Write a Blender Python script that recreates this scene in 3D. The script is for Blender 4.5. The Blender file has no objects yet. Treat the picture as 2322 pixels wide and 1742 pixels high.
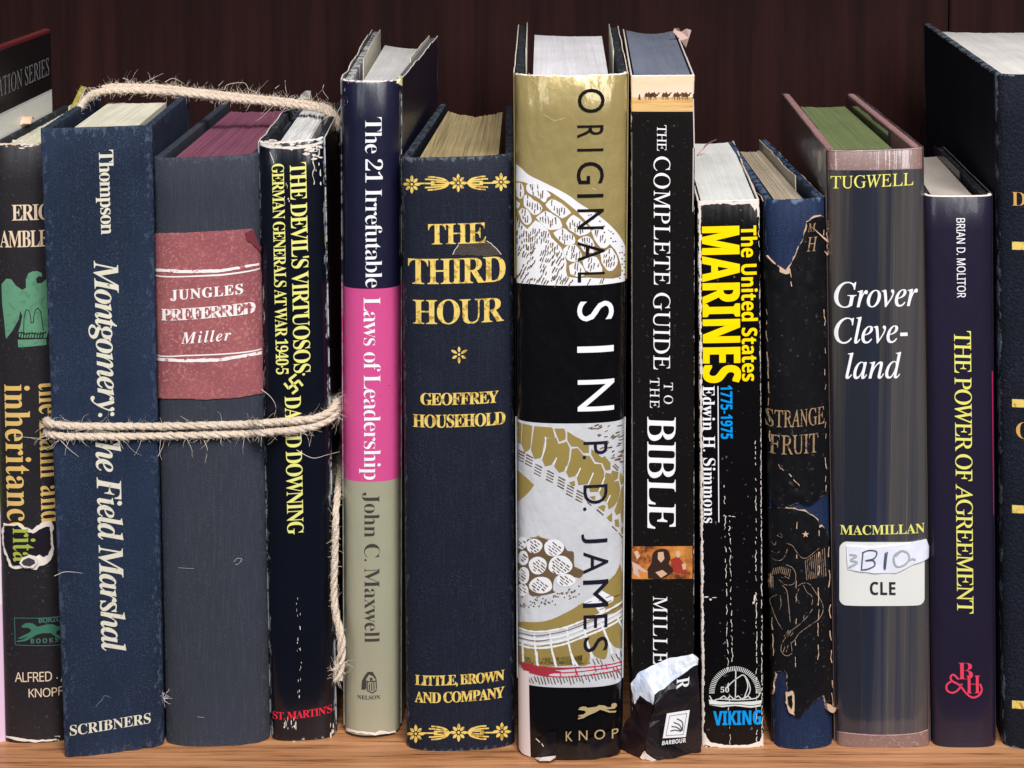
import bpy, bmesh, math, random
from mathutils import Vector, noise
from mathutils.geometry import tessellate_polygon
random.seed(7)
SC = bpy.context.scene
COL = SC.collection

# ------------------------------------------------------------------ camera, world, lights, exposure
F, DIST, TH, CX, HZ = 4090.0, 0.63, math.radians(4.5), 1230.0, -330.0
CAMH = 0.3217
CY = HZ + F*math.tan(TH)
CAM = Vector((0, -DIST, CAMH))
FW = Vector((0, math.cos(TH), -math.sin(TH))); UP = Vector((0, math.sin(TH), math.cos(TH)))
cd = bpy.data.cameras.new('camera'); co = bpy.data.objects.new('camera', cd); COL.objects.link(co)
cd.sensor_fit = 'HORIZONTAL'; cd.sensor_width = 36; cd.lens = F/2322*36
cd.shift_x = -(CX-1161)/2322; cd.shift_y = -(871-CY)/2322
cd.clip_start = 0.01; cd.clip_end = 20
co.location = CAM; co.rotation_euler = (math.radians(90)-TH, 0, 0)
SC.camera = co

W = bpy.data.worlds.new('World'); SC.world = W; W.use_nodes = True
W.node_tree.nodes['Background'].inputs[0].default_value = (0.80, 0.88, 1.0, 1)
W.node_tree.nodes['Background'].inputs[1].default_value = 0.045

def area(name, loc, target, sx, sy, power, col):
    l = bpy.data.lights.new(name, 'AREA'); l.shape = 'RECTANGLE'; l.size = sx; l.size_y = sy
    l.energy = power; l.color = col
    o = bpy.data.objects.new(name, l); COL.objects.link(o); o.location = loc
    o.rotation_euler = (Vector(target)-Vector(loc)).to_track_quat('-Z', 'Y').to_euler()
    return o
area('ceiling_lamp', (0.28, -1.12, 1.50), (0.0, 0.05, 0.12), 0.9, 0.6, 43, (1.0, 0.97, 0.93))
area('right_window', (0.75, -1.60, 1.05), (0.05, 0, 0.12), 0.40, 1.1, 13, (0.95, 0.97, 1.0))
area('left_window', (-0.75, -1.70, 1.00), (0.0, 0, 0.12), 0.40, 1.1, 8, (0.90, 0.95, 1.0))
SC.view_settings.view_transform = 'Standard'; SC.view_settings.look = 'None'
SC.view_settings.exposure = 0.0; SC.view_settings.gamma = 1.0

# ------------------------------------------------------------------ measuring: photo pixel <-> metres
def ray(px):
    return FW + Vector((1, 0, 0))*((px[0]-CX)/F) - UP*((px[1]-CY)/F)
def on_z(px, z=0.0):
    d = ray(px); return CAM + d*((z-CAMH)/d.z)
def on_y(px, y):
    d = ray(px); return CAM + d*((y+DIST)/d.y)
def proj(p):
    d = p-CAM; w = d.dot(FW)
    return (CX+F*d.x/w, CY-F*d.dot(UP)/w)
def crop(ox, oy, k=2.765):
    return lambda *pts: [(ox+pts[i]/k, oy+pts[i+1]/k) for i in range(0, len(pts), 2)]
KA, KB, KC = crop(0, 0), crop(0, 500), crop(0, 1142)
KD, KE, KF = crop(750, 0), crop(750, 500), crop(750, 1142)
KG, KH, KI = crop(1522, 0), crop(1522, 500), crop(1522, 1142)
KJ, KL, KM = crop(1160, 360, 5.53), crop(1160, 940, 5.53), crop(1160, 1200, 5.53)
KN, KO, KP = crop(1140, 1480, 4.809), crop(540, 180, 5.53), crop(1700, 1080, 2.505)

# ------------------------------------------------------------------ materials
def lin(c):
    f = lambda v: (v/255/12.92) if v/255 <= 0.04045 else ((v/255+0.055)/1.055)**2.4
    return (f(c[0]), f(c[1]), f(c[2]), 1)
def surface(name, col, var=0.15, vs=(40, 40, 40), rough=0.6, spec=0.5, bump=None, bump2=None, speck=None,
            wear=None, bands=None, coat=0, coatr=0.1, metal=0, streak=None, fade=None, sheen=0, second=None):
    """col sRGB; bands [(v, col)]; speck (colour, scale, threshold, softness, amount); wear (colour, width, scale, strength)
    bump (scale vec, strength, distance); streak (colour, scale vec, threshold, softness, amount)"""
    m = bpy.data.materials.new(name); m.use_nodes = True; nt = m.node_tree; N = nt.nodes; L = nt.links
    b = N['Principled BSDF']; tc = N.new('ShaderNodeTexCoord')
    def nz(scale, detail=3, rgh=0.6, dist=0):
        mp = N.new('ShaderNodeMapping'); mp.inputs['Scale'].default_value = scale
        L.new(tc.outputs['Object'], mp.inputs[0])
        n = N.new('ShaderNodeTexNoise'); n.inputs['Scale'].default_value = 1; n.inputs['Detail'].default_value = detail
        n.inputs['Roughness'].default_value = rgh; n.inputs['Distortion'].default_value = dist
        L.new(mp.outputs[0], n.inputs['Vector']); return n.outputs['Fac']
    def mth(op, a, b_=None, clamp=False):
        n = N.new('ShaderNodeMath'); n.operation = op; n.use_clamp = clamp
        for i, v in enumerate((a, b_)):
            if v is None: continue
            if isinstance(v, (int, float)): n.inputs[i].default_value = v
            else: L.new(v, n.inputs[i])
        return n.outputs[0]
    def mix(a, c, fac, mode='MIX'):
        n = N.new('ShaderNodeMix'); n.data_type = 'RGBA'; n.blend_type = mode
        L.new(fac, n.inputs[0]) if not isinstance(fac, (int, float)) else setattr(n.inputs[0], 'default_value', fac)
        for i, v in ((6, a), (7, c)):
            if isinstance(v, tuple): n.inputs[i].default_value = v
            else: L.new(v, n.inputs[i])
        return n.outputs[2]
    def thr(x, t, s):
        n = N.new('ShaderNodeMapRange'); n.inputs[1].default_value = t-s; n.inputs[2].default_value = t+s
        L.new(x, n.inputs[0]); return n.outputs[0]
    sep = N.new('ShaderNodeSeparateXYZ'); L.new(tc.outputs['UV'], sep.inputs[0])
    if bands:
        r = N.new('ShaderNodeValToRGB'); r.color_ramp.interpolation = 'CONSTANT'
        L.new(sep.outputs[1], r.inputs[0]); els = r.color_ramp.elements
        while len(els) < len(bands): els.new(0.5)
        for e, (v, c) in zip(els, bands): e.position = v; e.color = lin(c)
        cur = r.outputs[0]
    else:
        r = N.new('ShaderNodeRGB'); r.outputs[0].default_value = lin(col); cur = r.outputs[0]
    if second:
        cur = mix(cur, lin(second[0]), thr(nz(second[1], 4), second[2], second[3]))
    if var:
        g = nz(vs, 4)
        v = mth('ADD', mth('MULTIPLY', mth('SUBTRACT', g, 0.5), 2*var*1.6), 1.0)
        cv = N.new('ShaderNodeCombineXYZ')
        for i in range(3): L.new(v, cv.inputs[i])
        cur = mix(cur, cv.outputs[0], 1.0, 'MULTIPLY')
    if streak:
        f = mth('MULTIPLY', thr(nz(streak[1], 5, 0.65), streak[2], streak[3]), streak[4])
        cur = mix(cur, lin(streak[0]), f)
    if speck:
        f = mth('MULTIPLY', thr(nz((speck[1],)*3, 2), speck[2], speck[3]), speck[4])
        f = mth('MULTIPLY', f, thr(nz((55, 55, 55), 3), 0.45, 0.2))
        cur = mix(cur, lin(speck[0]), f)
    if wear:
        wc, ww, wsc, wst = wear
        eu = mth('MULTIPLY', mth('ABSOLUTE', mth('SUBTRACT', sep.outputs[0], 0.5)), 2.0)
        ev = mth('MULTIPLY', mth('ABSOLUTE', mth('SUBTRACT', sep.outputs[1], 0.5)), 2.0)
        mu = thr(eu, 1-ww*1.2, ww*1.2); mv = thr(ev, 1-ww*0.22, ww*0.22)
        e = mth('MAXIMUM', mu, mv)
        f = mth('MULTIPLY', thr(mth('ADD', nz((wsc, wsc, wsc*0.5), 6, 0.7), mth('MULTIPLY', e, 0.26)), 0.76, 0.03), wst)
        cur = mix(cur, lin(wc), f)
    if fade:
        e = thr(nz(fade[1], 5, 0.6), fade[2], fade[3])
        cur = mix(cur, lin(fade[0]), mth('MULTIPLY', e, fade[4]))
    L.new(cur, b.inputs['Base Color'])
    b.inputs['Roughness'].default_value = rough; b.inputs['Metallic'].default_value = metal
    b.inputs['Specular IOR Level'].default_value = spec
    b.inputs['Coat Weight'].default_value = coat; b.inputs['Coat Roughness'].default_value = coatr
    if sheen: b.inputs['Sheen Weight'].default_value = sheen
    prev = None
    for bp in (bump, bump2):
        if not bp: continue
        n = N.new('ShaderNodeBump'); n.inputs['Strength'].default_value = bp[1]; n.inputs['Distance'].default_value = bp[2]
        L.new(nz(bp[0], bp[3] if len(bp) > 3 else 3), n.inputs['Height'])
        if prev: L.new(prev, n.inputs['Normal'])
        prev = n.outputs[0]
    if prev:
        L.new(prev, b.inputs['Normal'])
        if coat: L.new(prev, b.inputs['Coat Normal'])
    return m
CLOTHB = ((2600, 2600, 2200), 0.55, 0.0004)
PAPERB = ((700, 700, 300), 0.12, 0.0002)
def cloth(name, col, **k):
    k.setdefault('bump', CLOTHB); k.setdefault('rough', 0.8); k.setdefault('spec', 0.22)
    if 'streak' not in k: k['streak'] = (tuple(min(255, int(c*1.5+14)) for c in col), (1900, 1900, 90), .60, .10, .30)
    return surface(name, col, **k)
def glossy(name, col, **k):
    k.setdefault('bump', ((70, 70, 22), 0.3, 0.0018)); k.setdefault('bump2', ((260, 260, 120), 0.2, 0.0006)); k.setdefault('rough', 0.36); k.setdefault('spec', 0.45)
    return surface(name, col, **k)
def ink(name, col, under=None, amt=0.62, sc=900, rough=0.5, **k):
    if under: k['second'] = (under, (sc, sc, sc), amt, 0.03)
    return surface(name, col, var=0.07, vs=(200,)*3, rough=rough, spec=0.3, **k)
def pages(name, col, dark=None, amt=0.75, **k):
    d = dark or tuple(int(c*0.62) for c in col)
    return surface(name, col, var=0.10, vs=(300, 6, 40), rough=0.85, spec=0.15,
                   streak=(d, (1500, 9, 60), 0.58, 0.09, amt*.8), fade=(tuple(int(c*.86) for c in col), (60, 30, 60), .52, .12, .5), bump=((2600, 16, 200), 0.6, 0.0005), **k)
PAPER = surface('white_torn_paper', (226, 214, 205), var=0.12, vs=(400,)*3, rough=0.9, bump=PAPERB)
CREAM = surface('cream_torn_paper', (205, 172, 146), var=0.18, vs=(300,)*3, rough=0.9, bump=PAPERB)
DARKB = cloth('dark_board_cloth', (34, 38, 46), speck=((120, 125, 130), 500, 0.62, 0.05, 0.6))

# ------------------------------------------------------------------ object helpers
def tag(o, label=None, cat=None, group=None, kind=None):
    if label: o['label'] = label
    if cat: o['category'] = cat
    if group: o['group'] = group
    if kind: o['kind'] = kind
def empty(name, loc, label, cat, group=None):
    o = bpy.data.objects.new(name, None); COL.objects.link(o); o.location = loc
    o.empty_display_size = 0.01; tag(o, label, cat, group); return o
def link_mesh(name, verts, faces, mats, parent, uvs=None, midx=None, smooth=False, loc=None):
    o0 = parent.location if parent else Vector((0, 0, 0))
    me = bpy.data.meshes.new(name)
    me.from_pydata([Vector(v)-o0 for v in verts], [], faces); 
    for m in (mats if isinstance(mats, (list, tuple)) else [mats]): me.materials.append(m)
    if midx: me.polygons.foreach_set('material_index', midx)
    if uvs:
        ul = me.uv_layers.new(name='UVMap')
        for lp in me.loops: ul.data[lp.index].uv = uvs[lp.vertex_index]
    if smooth: me.polygons.foreach_set('use_smooth', [True]*len(me.polygons))
    me.update()
    o = bpy.data.objects.new(name, me); COL.objects.link(o)
    if parent: o.parent = parent
    return o
TINY = ('worn_edge', 'chipped_edge', 'lint_mark', 'crease_line', 'scale_hatching', 'scuff', 'stain', 'scale_outline', 'red_brush_print')

FONT = {'serifb': (0x1D400, 0x1D41A, 0x1D7CE), 'it': (0x1D434, 0x1D44E, 0), 'bi': (0x1D468, 0x1D482, 0x1D7CE),
        'sans': (0x1D5A0, 0x1D5BA, 0x1D7E2), 'sansb': (0x1D5D4, 0x1D5EE, 0x1D7EC), 'round': (0, 0, 0),
        'serif': (0x1D434, 0x1D44E, 0x1D7CE), 'serifm': (0x1D400, 0x1D41A, 0x1D7CE), 'mono': (0x1D670, 0x1D68A, 0x1D7F6)}
def glyphs(s, st):
    U, L, D = FONT[st]; o = ''
    for c in s:
        if 'A' <= c <= 'Z' and U: o += chr(U+ord(c)-65)
        elif c == 'h' and L == 0x1D44E: o += '\u210e'
        elif 'a' <= c <= 'z' and L: o += chr(L+ord(c)-97)
        elif c.isdigit() and D: o += chr(D+ord(c)-48)
        else: o += c
    return o
def text_mesh(s, st, target_ratio=None, fit='space', off=0.0):
    """flat glyph faces, bounding box normalised to 0..1 ; returns (verts, tris)"""
    def build(sp):
        if 'glyph_curve' not in bpy.data.curves:
            c = bpy.data.curves.new('glyph_curve', 'FONT'); c.resolution_u = 4; bpy.data.objects.new('glyph_object', c)
        c = bpy.data.curves['glyph_curve']; c.body = glyphs(s, st); c.shear = 0
        c.offset = off + (-0.011 if st == 'serifm' else 0.0)
        c.space_character = sp
        if st == 'serif': c.shear = -0.23
        o = bpy.data.objects['glyph_object']
        me = bpy.data.meshes.new_from_object(o)
        vs = [v.co.copy() for v in me.vertices]; fs = [tuple(p.vertices) for p in me.polygons]
        bpy.data.meshes.remove(me)
        return vs, fs
    def bb(vs): xs = [v.x for v in vs]; ys = [v.y for v in vs]; return min(xs), max(xs), min(ys), max(ys)
    vs, fs = build(1.0)
    if fit == 'space' and target_ratio and len(s) > 1:
        a = bb(vs); v2, _ = build(1.5); b = bb(v2); h = a[3]-a[2]
        w1, w2 = a[1]-a[0], b[1]-b[0]
        if w2 > w1:
            sp = 1 + 0.5*(target_ratio*h-w1)/(w2-w1); sp = max(0.86, min(4.0, sp))
            vs = [p+(q-p)*((sp-1)/0.5) for p, q in zip(vs, v2)]
    x0, x1, y0, y1 = bb(vs)
    return [((v.x-x0)/(x1-x0), (v.y-y0)/(y1-y0)) for v in vs], fs

# ------------------------------------------------------------------ the book
class Book:
    def __init__(s, name, label, TL, TR, BL, BR, B=0.005, n=3.0, cat='book', group=None):
        s.P = [on_z(BL), on_z(BR)]
        s.T = [on_y(TL, s.P[0].y), on_y(TR, s.P[1].y)]
        s.B, s.n = B, n
        ax = (s.P[1]-s.P[0]).normalized(); s.ax = ax; s.nr = Vector((ax.y, -ax.x, 0)).normalized()
        s.w = (s.P[1]-s.P[0]).length; s.h = (s.T[0].z+s.T[1].z)/2
        K = 40; g = []
        for i in range(K+1):
            a = math.pi*i/K; c = math.cos(a)
            x = -math.copysign(abs(c)**(2/n), c); g.append(0.5+0.5*x)
        g = sorted(set([round(v, 5) for v in g])); e = [g[0]]
        for v in g[1:]:
            k = max(1, int((v-e[-1])/0.05+0.999)); a0 = e[-1]
            e += [a0+(v-a0)*j/k for j in range(1, k+1)]
        s.grid = e
        c = (s.P[0]+s.P[1])/2
        s.root = empty(name, (c.x, c.y, 0), label, cat, group or 'books standing in a row on the shelf')
    def prof(s, u):
        a = min(1, abs(2*u-1)); return s.B*max(0, 1-a**s.n)**(1/s.n)
    def surf(s, u, t, off=0.0):
        b = s.P[0]*(1-u)*(1-t)+s.P[1]*u*(1-t)+s.T[0]*(1-u)*t+s.T[1]*u*t
        q = b + s.nr*s.prof(u)
        if off:
            du = 0.004; u0, u1 = max(0, u-du), min(1, u+du)
            dx, dy = (u1-u0)*s.w, s.prof(u1)-s.prof(u0); l = math.hypot(dx, dy)
            q = q + s.nr*(off*dx/l) - s.ax*(off*dy/l)
        return q
    def st(s, px):
        u, t = 0.5, 0.5
        for _ in range(6):
            p = proj(s.surf(u, t)); e = 0.002
            pu = proj(s.surf(u+e, t)); pt = proj(s.surf(u, t+e))
            a, b = (pu[0]-p[0])/e, (pt[0]-p[0])/e; c, d = (pu[1]-p[1])/e, (pt[1]-p[1])/e
            D = a*d-b*c; ex, ey = px[0]-p[0], px[1]-p[1]
            if abs(D) < 1e-6: break
            un = u+max(-.3, min(.3, (d*ex-b*ey)/D))
            if un < 0.004 or un > 0.996:
                un = max(0.004, min(0.996, un)); dt = ey/d if abs(un-u) < 1e-9 else (a*ey-c*ex)/D
            else: dt = (a*ey-c*ex)/D
            u = un; t = max(-0.02, min(1.02, t+max(-.5, min(.5, dt))))
        if u <= 0.004 or u >= 0.996:
            for _ in range(4):
                p = proj(s.surf(u, t)); q = proj(s.surf(u, t+0.002)); t += (px[1]-p[1])/((q[1]-p[1])/0.002)
            t = max(-0.02, min(1.02, t))
        return (u, t)
    def tv(s, y): return s.st((((s.proj_mid(y))), y))[1]
    def proj_mid(s, y):
        a, b = proj(s.surf(.5, 0)), proj(s.surf(.5, 1)); k = (y-a[1])/(b[1]-a[1]); return a[0]+(b[0]-a[0])*k
    # flat printed / glued sheets that follow the spine's curve
    def conform(s, tris_st, mat, name, off, thick=False, parent=None, wob=0.0):
        bm = bmesh.new(); cache = {}
        def V(p):
            k = (round(p[0], 6), round(p[1], 6))
            if k not in cache: cache[k] = bm.verts.new((p[0], p[1], 0))
            return cache[k]
        for tri in tris_st:
            v = [V(p) for p in tri]
            if len(set(v)) < 3: continue
            try: bm.faces.new(v)
            except ValueError: pass
        if not bm.verts: bm.free(); return None
        x0 = min(v.co.x for v in bm.verts); x1 = max(v.co.x for v in bm.verts)
        for g in s.grid:
            if x0 < g < x1:
                bmesh.ops.bisect_plane(bm, geom=bm.verts[:]+bm.edges[:]+bm.faces[:], dist=1e-6, plane_co=(g, 0, 0), plane_no=(1, 0, 0))
        y0 = min(v.co.y for v in bm.verts); y1 = max(v.co.y for v in bm.verts)
        for j in range(1, 16):
            g = j/16
            if y0 < g < y1 and y1-y0 > 0.03:
                bmesh.ops.bisect_plane(bm, geom=bm.verts[:]+bm.edges[:]+bm.faces[:], dist=1e-6, plane_co=(0, g, 0), plane_no=(0, 1, 0))
        bmesh.ops.remove_doubles(bm, verts=bm.verts, dist=1e-5)
        for f in bm.faces:
            if f.normal.z < 0: f.normal_flip()
        low = {}
        if thick:
            be = [e for e in bm.edges if len(e.link_faces) == 1]
            r = bmesh.ops.extrude_edge_only(bm, edges=be)
            low = {v for v in r['geom'] if isinstance(v, bmesh.types.BMVert)}
        ul = bm.loops.layers.uv.new('UVMap'); o0 = s.root.location
        for f in bm.faces:
            for l in f.loops: l[ul].uv = (l.vert.co.x, l.vert.co.y)
        for v in bm.verts:
            o = 0.0 if v in low else off
            if wob and v not in low: o += wob*(0.5+noise.noise(Vector((v.co.x*9, v.co.y*40, s.w*77))))
            v.co = s.surf(v.co.x, v.co.y, o)-o0
        me = bpy.data.meshes.new(name); bm.to_mesh(me); bm.free(); me.materials.append(mat)
        o = bpy.data.objects.new(name, me); COL.objects.link(o); o.parent = parent or s.root
        if name in TINY: o['kind'] = 'stuff'
        if parent: o.parent = parent; o.location = -Vector((0, 0, 0))
        return o
    def tri(s, polys, st=False):
        out = []
        for pl in polys:
            q = pl if st else [s.st(p) for p in pl]
            q = [p for i, p in enumerate(q) if math.dist(p, q[i-1]) > 1e-5]
            if len(q) < 3: continue
            sc = s.h/s.w
            for t in tessellate_polygon([[Vector((p[0], p[1]*sc, 0)) for p in q]]):
                out.append([q[i] for i in t])
        return out
    def patch(s, polys, mat, name, off=0.00008, thick=False, st=False, wob=0.0):
        if isinstance(polys[0][0], (int, float)): polys = [polys]
        return s.conform(s.tri(polys, st), mat, name, off, thick, wob=wob)
    def box(s, x0, y0, x1, y1):
        xm, ym = (x0+x1)/2, (y0+y1)/2
        return s.st((x0, ym))[0], s.st((x1, ym))[0], s.st((xm, y1))[1], s.st((xm, y0))[1]
    def letters(s, items, mat, name='lettering', off=0.00014, style='serifb', rot=True, fit='space', slope=0, fat=0, thin=0.0):
        out = []
        for it in items:
            txt, bx = it[0], it[1:5]
            u0, u1, t0, t1 = s.box(*bx)
            W_, H_ = (bx[2]-bx[0]), (bx[3]-bx[1])
            r = (H_/W_) if rot else (W_/H_)
            vs, fs = text_mesh(txt, style, r, fit, thin)
            dt = slope/(s.h*6350)
            sh = [0] if not fat else [-fat, 0, fat]
            for k, dx in enumerate(sh):
                pts = []
                for x, y in vs:
                    if rot: p = (u0+(u1-u0)*y, t1-(t1-t0)*(x+dx))
                    else: p = (u0+(u1-u0)*(x+dx), t0+(t1-t0)*y+dt*(x-0.5))
                    pts.append(p)
                out.append([[pts[i] for i in f] for f in fs])
        if len(out) > 1 and fat:
            root = None
            obs = [s.conform(o, mat, name, off+0.00003*(i % 3)) for i, o in enumerate(out)]
            base = obs[0]; bm = bmesh.new()
            for o in obs: bm.from_mesh(o.data)
            bm.to_mesh(base.data); bm.free()
            for o in obs[1:]: bpy.data.objects.remove(o)
            return base
        tr = [t for o in out for t in o]
        return s.conform(tr, mat, name, off)
    def stroke(s, lines, width, mat, name, off=0.0001, jit=0.0, taper=False):
        polys = []
        for ln in lines:
            n = len(ln)
            for i in range(n-1):
                a, b = Vector(ln[i]), Vector(ln[i+1]); d = b-a
                if d.length < 1e-6: continue
                p = Vector((-d.y, d.x)).normalized()
                wa = wb = width/2
                if taper: wa *= 1-0.6*i/n; wb *= 1-0.6*(i+1)/n
                wa *= 1+random.uniform(-jit, jit); wb *= 1+random.uniform(-jit, jit)
                e = d.normalized()*width*0.12
                polys.append([tuple(a-e+p*wa), tuple(b+e+p*wb), tuple(b+e-p*wb), tuple(a-e-p*wa)])
        return s.patch(polys, mat, name, off)
    # --- structure
    def spine(s, mat, name='spine', rag=0.0, ragb=0.0, thick=0.0013, rim=None, t0=0.0):
        g = s.grid; rows = 16; V = []; UV = []; Fc = []; mi = []
        def top(u): return 1 + rag*(noise.noise(Vector((u*14, 3.1*s.w*100, 0)))+0.5*noise.noise(Vector((u*45, s.w*99, 1))))
        def bot(u): return t0 + ragb*(0.5+noise.noise(Vector((u*10, 7.7+s.w*50, 2))))
        for u in g:
            tt, tb = top(u), bot(u)
            for j in range(rows+1):
                t = tb+(tt-tb)*j/rows; V.append(s.surf(u, t)); UV.append((u, t))
            V.append(s.surf(u, tt, -0.0003)+Vector((0, 0, 0.00035))); UV.append((u, tt+0.001))
            V.append(s.surf(u, tt, -thick+0.0003)+Vector((0, 0, 0.00035))); UV.append((u, tt+0.001))
            V.append(s.surf(u, tt, -thick)); UV.append((u, tt))
            V.append(s.surf(u, tb, -thick)); UV.append((u, tb))
        R = rows+5
        for i in range(len(g)-1):
            for j in range(R-1):
                a = i*R+j; Fc.append((a, a+R, a+R+1, a+1)); mi.append(1 if (rim and j >= rows and j < R-2) else 0)
        for i in (0, len(g)-1):
            base = i*R
            for j in range(0, rows):
                pass
        return link_mesh(name, V, Fc, [mat]+([rim] if rim else []), s.root, UV, mi, smooth=True)
    def setback(s, left, right, drop=0.003, inset=0.004):
        """left/right: photo pixel of the far top corner, or a depth in metres"""
        r = []
        for k, q in enumerate((left, right)):
            if isinstance(q, (int, float)): d = Vector((0, q, 0))
            else:
                p = on_z(q, s.T[k].z); d = p-s.T[k]; d.z = 0
            r.append(d)
        s.back = r; s.drop = drop; s.inset = inset
    def slab(s, side, th, mat, name, out=0.0, top=0.0, bottom=0.0, rim=None, rag=0.0, f0=0.0, f1=1.0):
        """a board standing from the spine's edge back to the fore edge; `out` metres outward from the joint plane"""
        k = 0 if side == 'L' else 1; sg = -1 if side == 'L' else 1
        d = s.back[k]; dn = d.normalized(); px = Vector((dn.y, -dn.x, 0))*sg   # outward
        nseg = 22; V = []; UV = []; Fc = []; mi = []
        for i in range(nseg+1):
            f = f0+(f1-f0)*i/nseg
            h = top + rag*(noise.noise(Vector((f*9, s.w*31+k*5, 0)))+0.6*noise.noise(Vector((f*31, k*9+s.w*10, 4))))
            if rim is not None and rag: pass
            B0 = s.P[k]+d*f; T0 = s.T[k]+d*f; up = (T0-B0).normalized()
            b = B0+up*bottom; t = T0+up*h
            e = min(0.0004, th*0.3)
            ring = [b+px*out, t-up*e+px*out, t+px*(out-e), t+px*(out-th+e), t-up*e+px*(out-th), b+px*(out-th)]
            V += ring; UV += [(f, 0), (f, 1), (f, 1), (f, 1), (f, 1), (f, 0)]
        for i in range(nseg):
            for j in range(6):
                a = i*6+j; b_ = i*6+(j+1) % 6
                q = (a, b_, b_+6, a+6) if side == 'R' else (a, a+6, b_+6, b_)
                Fc.append(q); mi.append(1 if (rim and j in (1, 2, 3)) else 0)
        Fc.append(tuple(range(6)) if side == 'L' else tuple(range(5, -1, -1))); mi.append(0)
        q = [nseg*6+j for j in range(6)]; Fc.append(tuple(reversed(q)) if side == 'L' else tuple(q)); mi.append(0)
        return link_mesh(name, V, Fc, [mat]+([rim] if rim else []), s.root, UV, mi)
    def block(s, mat, th=0.003, gap=0.003, wav=0.00025, cove=0.003, lean=0.0, name='page_block', f1=1.0, dip=0.0):
        V = []; UV = []; Fc = []; nx, ny = 44, 8
        e = (th+0.0006)/s.w
        for lvl in (1, 0):
            for i in range(nx+1):
                q = i/nx; u = e+(1-2*e)*q
                zz = wav*(noise.noise(Vector((u*40, s.w*60, 5)))+noise.noise(Vector((u*13, s.w*60, 8))))
                fr = s.surf(u, 1 if lvl else 0, 0)-s.nr*gap - s.nr*(s.prof(u)*0.25)
                d = s.back[0]*(1-u)+s.back[1]*u
                cv = cove*math.sin(math.pi*q)
                for j in range(ny+1):
                    f = j/ny; L_ = d.length-s.inset-cv-gap
                    p = fr + d.normalized()*(L_*f*f1) + Vector((lean*f, 0, 0))
                    p.z = (p.z-s.drop+zz-dip*math.sin(math.pi*q)*f) if lvl else s.drop*0.9
                    V.append(p); UV.append((q, f))
        R = ny+1; S_ = (nx+1)*R
        for i in range(nx):
            for j in range(ny):
                a = i*R+j; Fc.append((a, a+R, a+R+1, a+1)); b = a+S_; Fc.append((b, b+1, b+R+1, b+R))
            a = i*R; Fc.append((a, a+S_, a+S_+R, a+R))
            a = i*R+ny; Fc.append((a, a+R, a+S_+R, a+S_))
        for j in range(ny):
            Fc.append((j, j+1, j+1+S_, j+S_)); a = nx*R+j; Fc.append((a, a+S_, a+S_+1, a+1))
        return link_mesh(name, V, Fc, mat, s.root, UV)

def jag(pts, amp, step=9, seed=0, closed=False):
    """roughen a photo-traced line like torn paper"""
    r = random.Random(seed); out = []
    n = len(pts); rng = range(n if closed else n-1)
    for i in rng:
        a, b = Vector(pts[i]), Vector(pts[(i+1) % n]); k = max(1, int((b-a).length/step))
        for j in range(k):
            p = a+(b-a)*j/k
            out.append((p.x+r.uniform(-amp, amp), p.y+r.uniform(-amp, amp)))
    if not closed: out.append(tuple(pts[-1]))
    return out
def chips(cx0, cy0, cx1, cy1, n, size, seed, vert=False):
    """small ragged flakes in a photo rectangle"""
    r = random.Random(seed); out = []
    for _ in range(n):
        x, y = r.uniform(cx0, cx1), r.uniform(cy0, cy1); k = r.randint(5, 8)
        sx = size*r.uniform(0.25, 1)*(0.35 if vert else 1.3); sy = size*r.uniform(0.25, 1)*(1.8 if vert else 0.6)
        out.append([(x+sx*math.cos(a*2*math.pi/k)*r.uniform(.5, 1), y+sy*math.sin(a*2*math.pi/k)*r.uniform(.5, 1)) for a in range(k)])
    return out
def crack(x0, y0, x1, y1, seed, seg=14, jitter=2.5, keep=0.6):
    r = random.Random(seed); L_ = math.dist((x0, y0), (x1, y1)); n = int(L_/seg); out = []
    p = (x0, y0)
    for i in range(1, n+1):
        q = (x0+(x1-x0)*i/n+r.uniform(-jitter, jitter), y0+(y1-y0)*i/n+r.uniform(-seg*.3, seg*.3))
        if r.random() < keep: out.append([p, q])
        p = q
    return out
def smooth(pts, k=6):
    out = []
    P = [Vector(p) for p in pts]; P = [P[0]*2-P[1]]+P+[P[-1]*2-P[-2]]
    for i in range(1, len(P)-2):
        for j in range(k):
            t = j/k; a, b, c, d = P[i-1:i+3]
            out.append(0.5*((2*b)+(c-a)*t+(2*a-5*b+4*c-d)*t*t+(3*b-a-3*c+d)*t*t*t))
    out.append(P[-2]); return out
def sm2(pts, k=5): return [tuple(p) for p in smooth(pts, k)]

# ------------------------------------------------------------------ the bookcase
def plank(name, x0, x1, y0, y1, z0, z1, mat, parent, bev=0.0015):
    bm = bmesh.new(); bmesh.ops.create_cube(bm, size=1)
    for v in bm.verts: v.co = Vector((x0+(x1-x0)*(v.co.x+.5), y0+(y1-y0)*(v.co.y+.5), z0+(z1-z0)*(v.co.z+.5)))
    bmesh.ops.bevel(bm, geom=bm.edges[:], offset=bev, segments=2, affect='EDGES')
    me = bpy.data.meshes.new(name); bm.to_mesh(me); bm.free(); me.materials.append(mat)
    o = bpy.data.objects.new(name, me); COL.objects.link(o); o.parent = parent; return o
WOOD = surface('honey_wood', (170, 116, 76), var=0.30, vs=(16, 380, 60), rough=0.40, spec=0.4,
               streak=((84, 46, 28), (30, 1300, 60), 0.56, 0.05, 0.9), fade=((198, 144, 104), (9, 260, 30), 0.52, 0.08, 0.8),
               bump=((50, 1500, 60), 0.5, 0.0004, 5))
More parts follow.
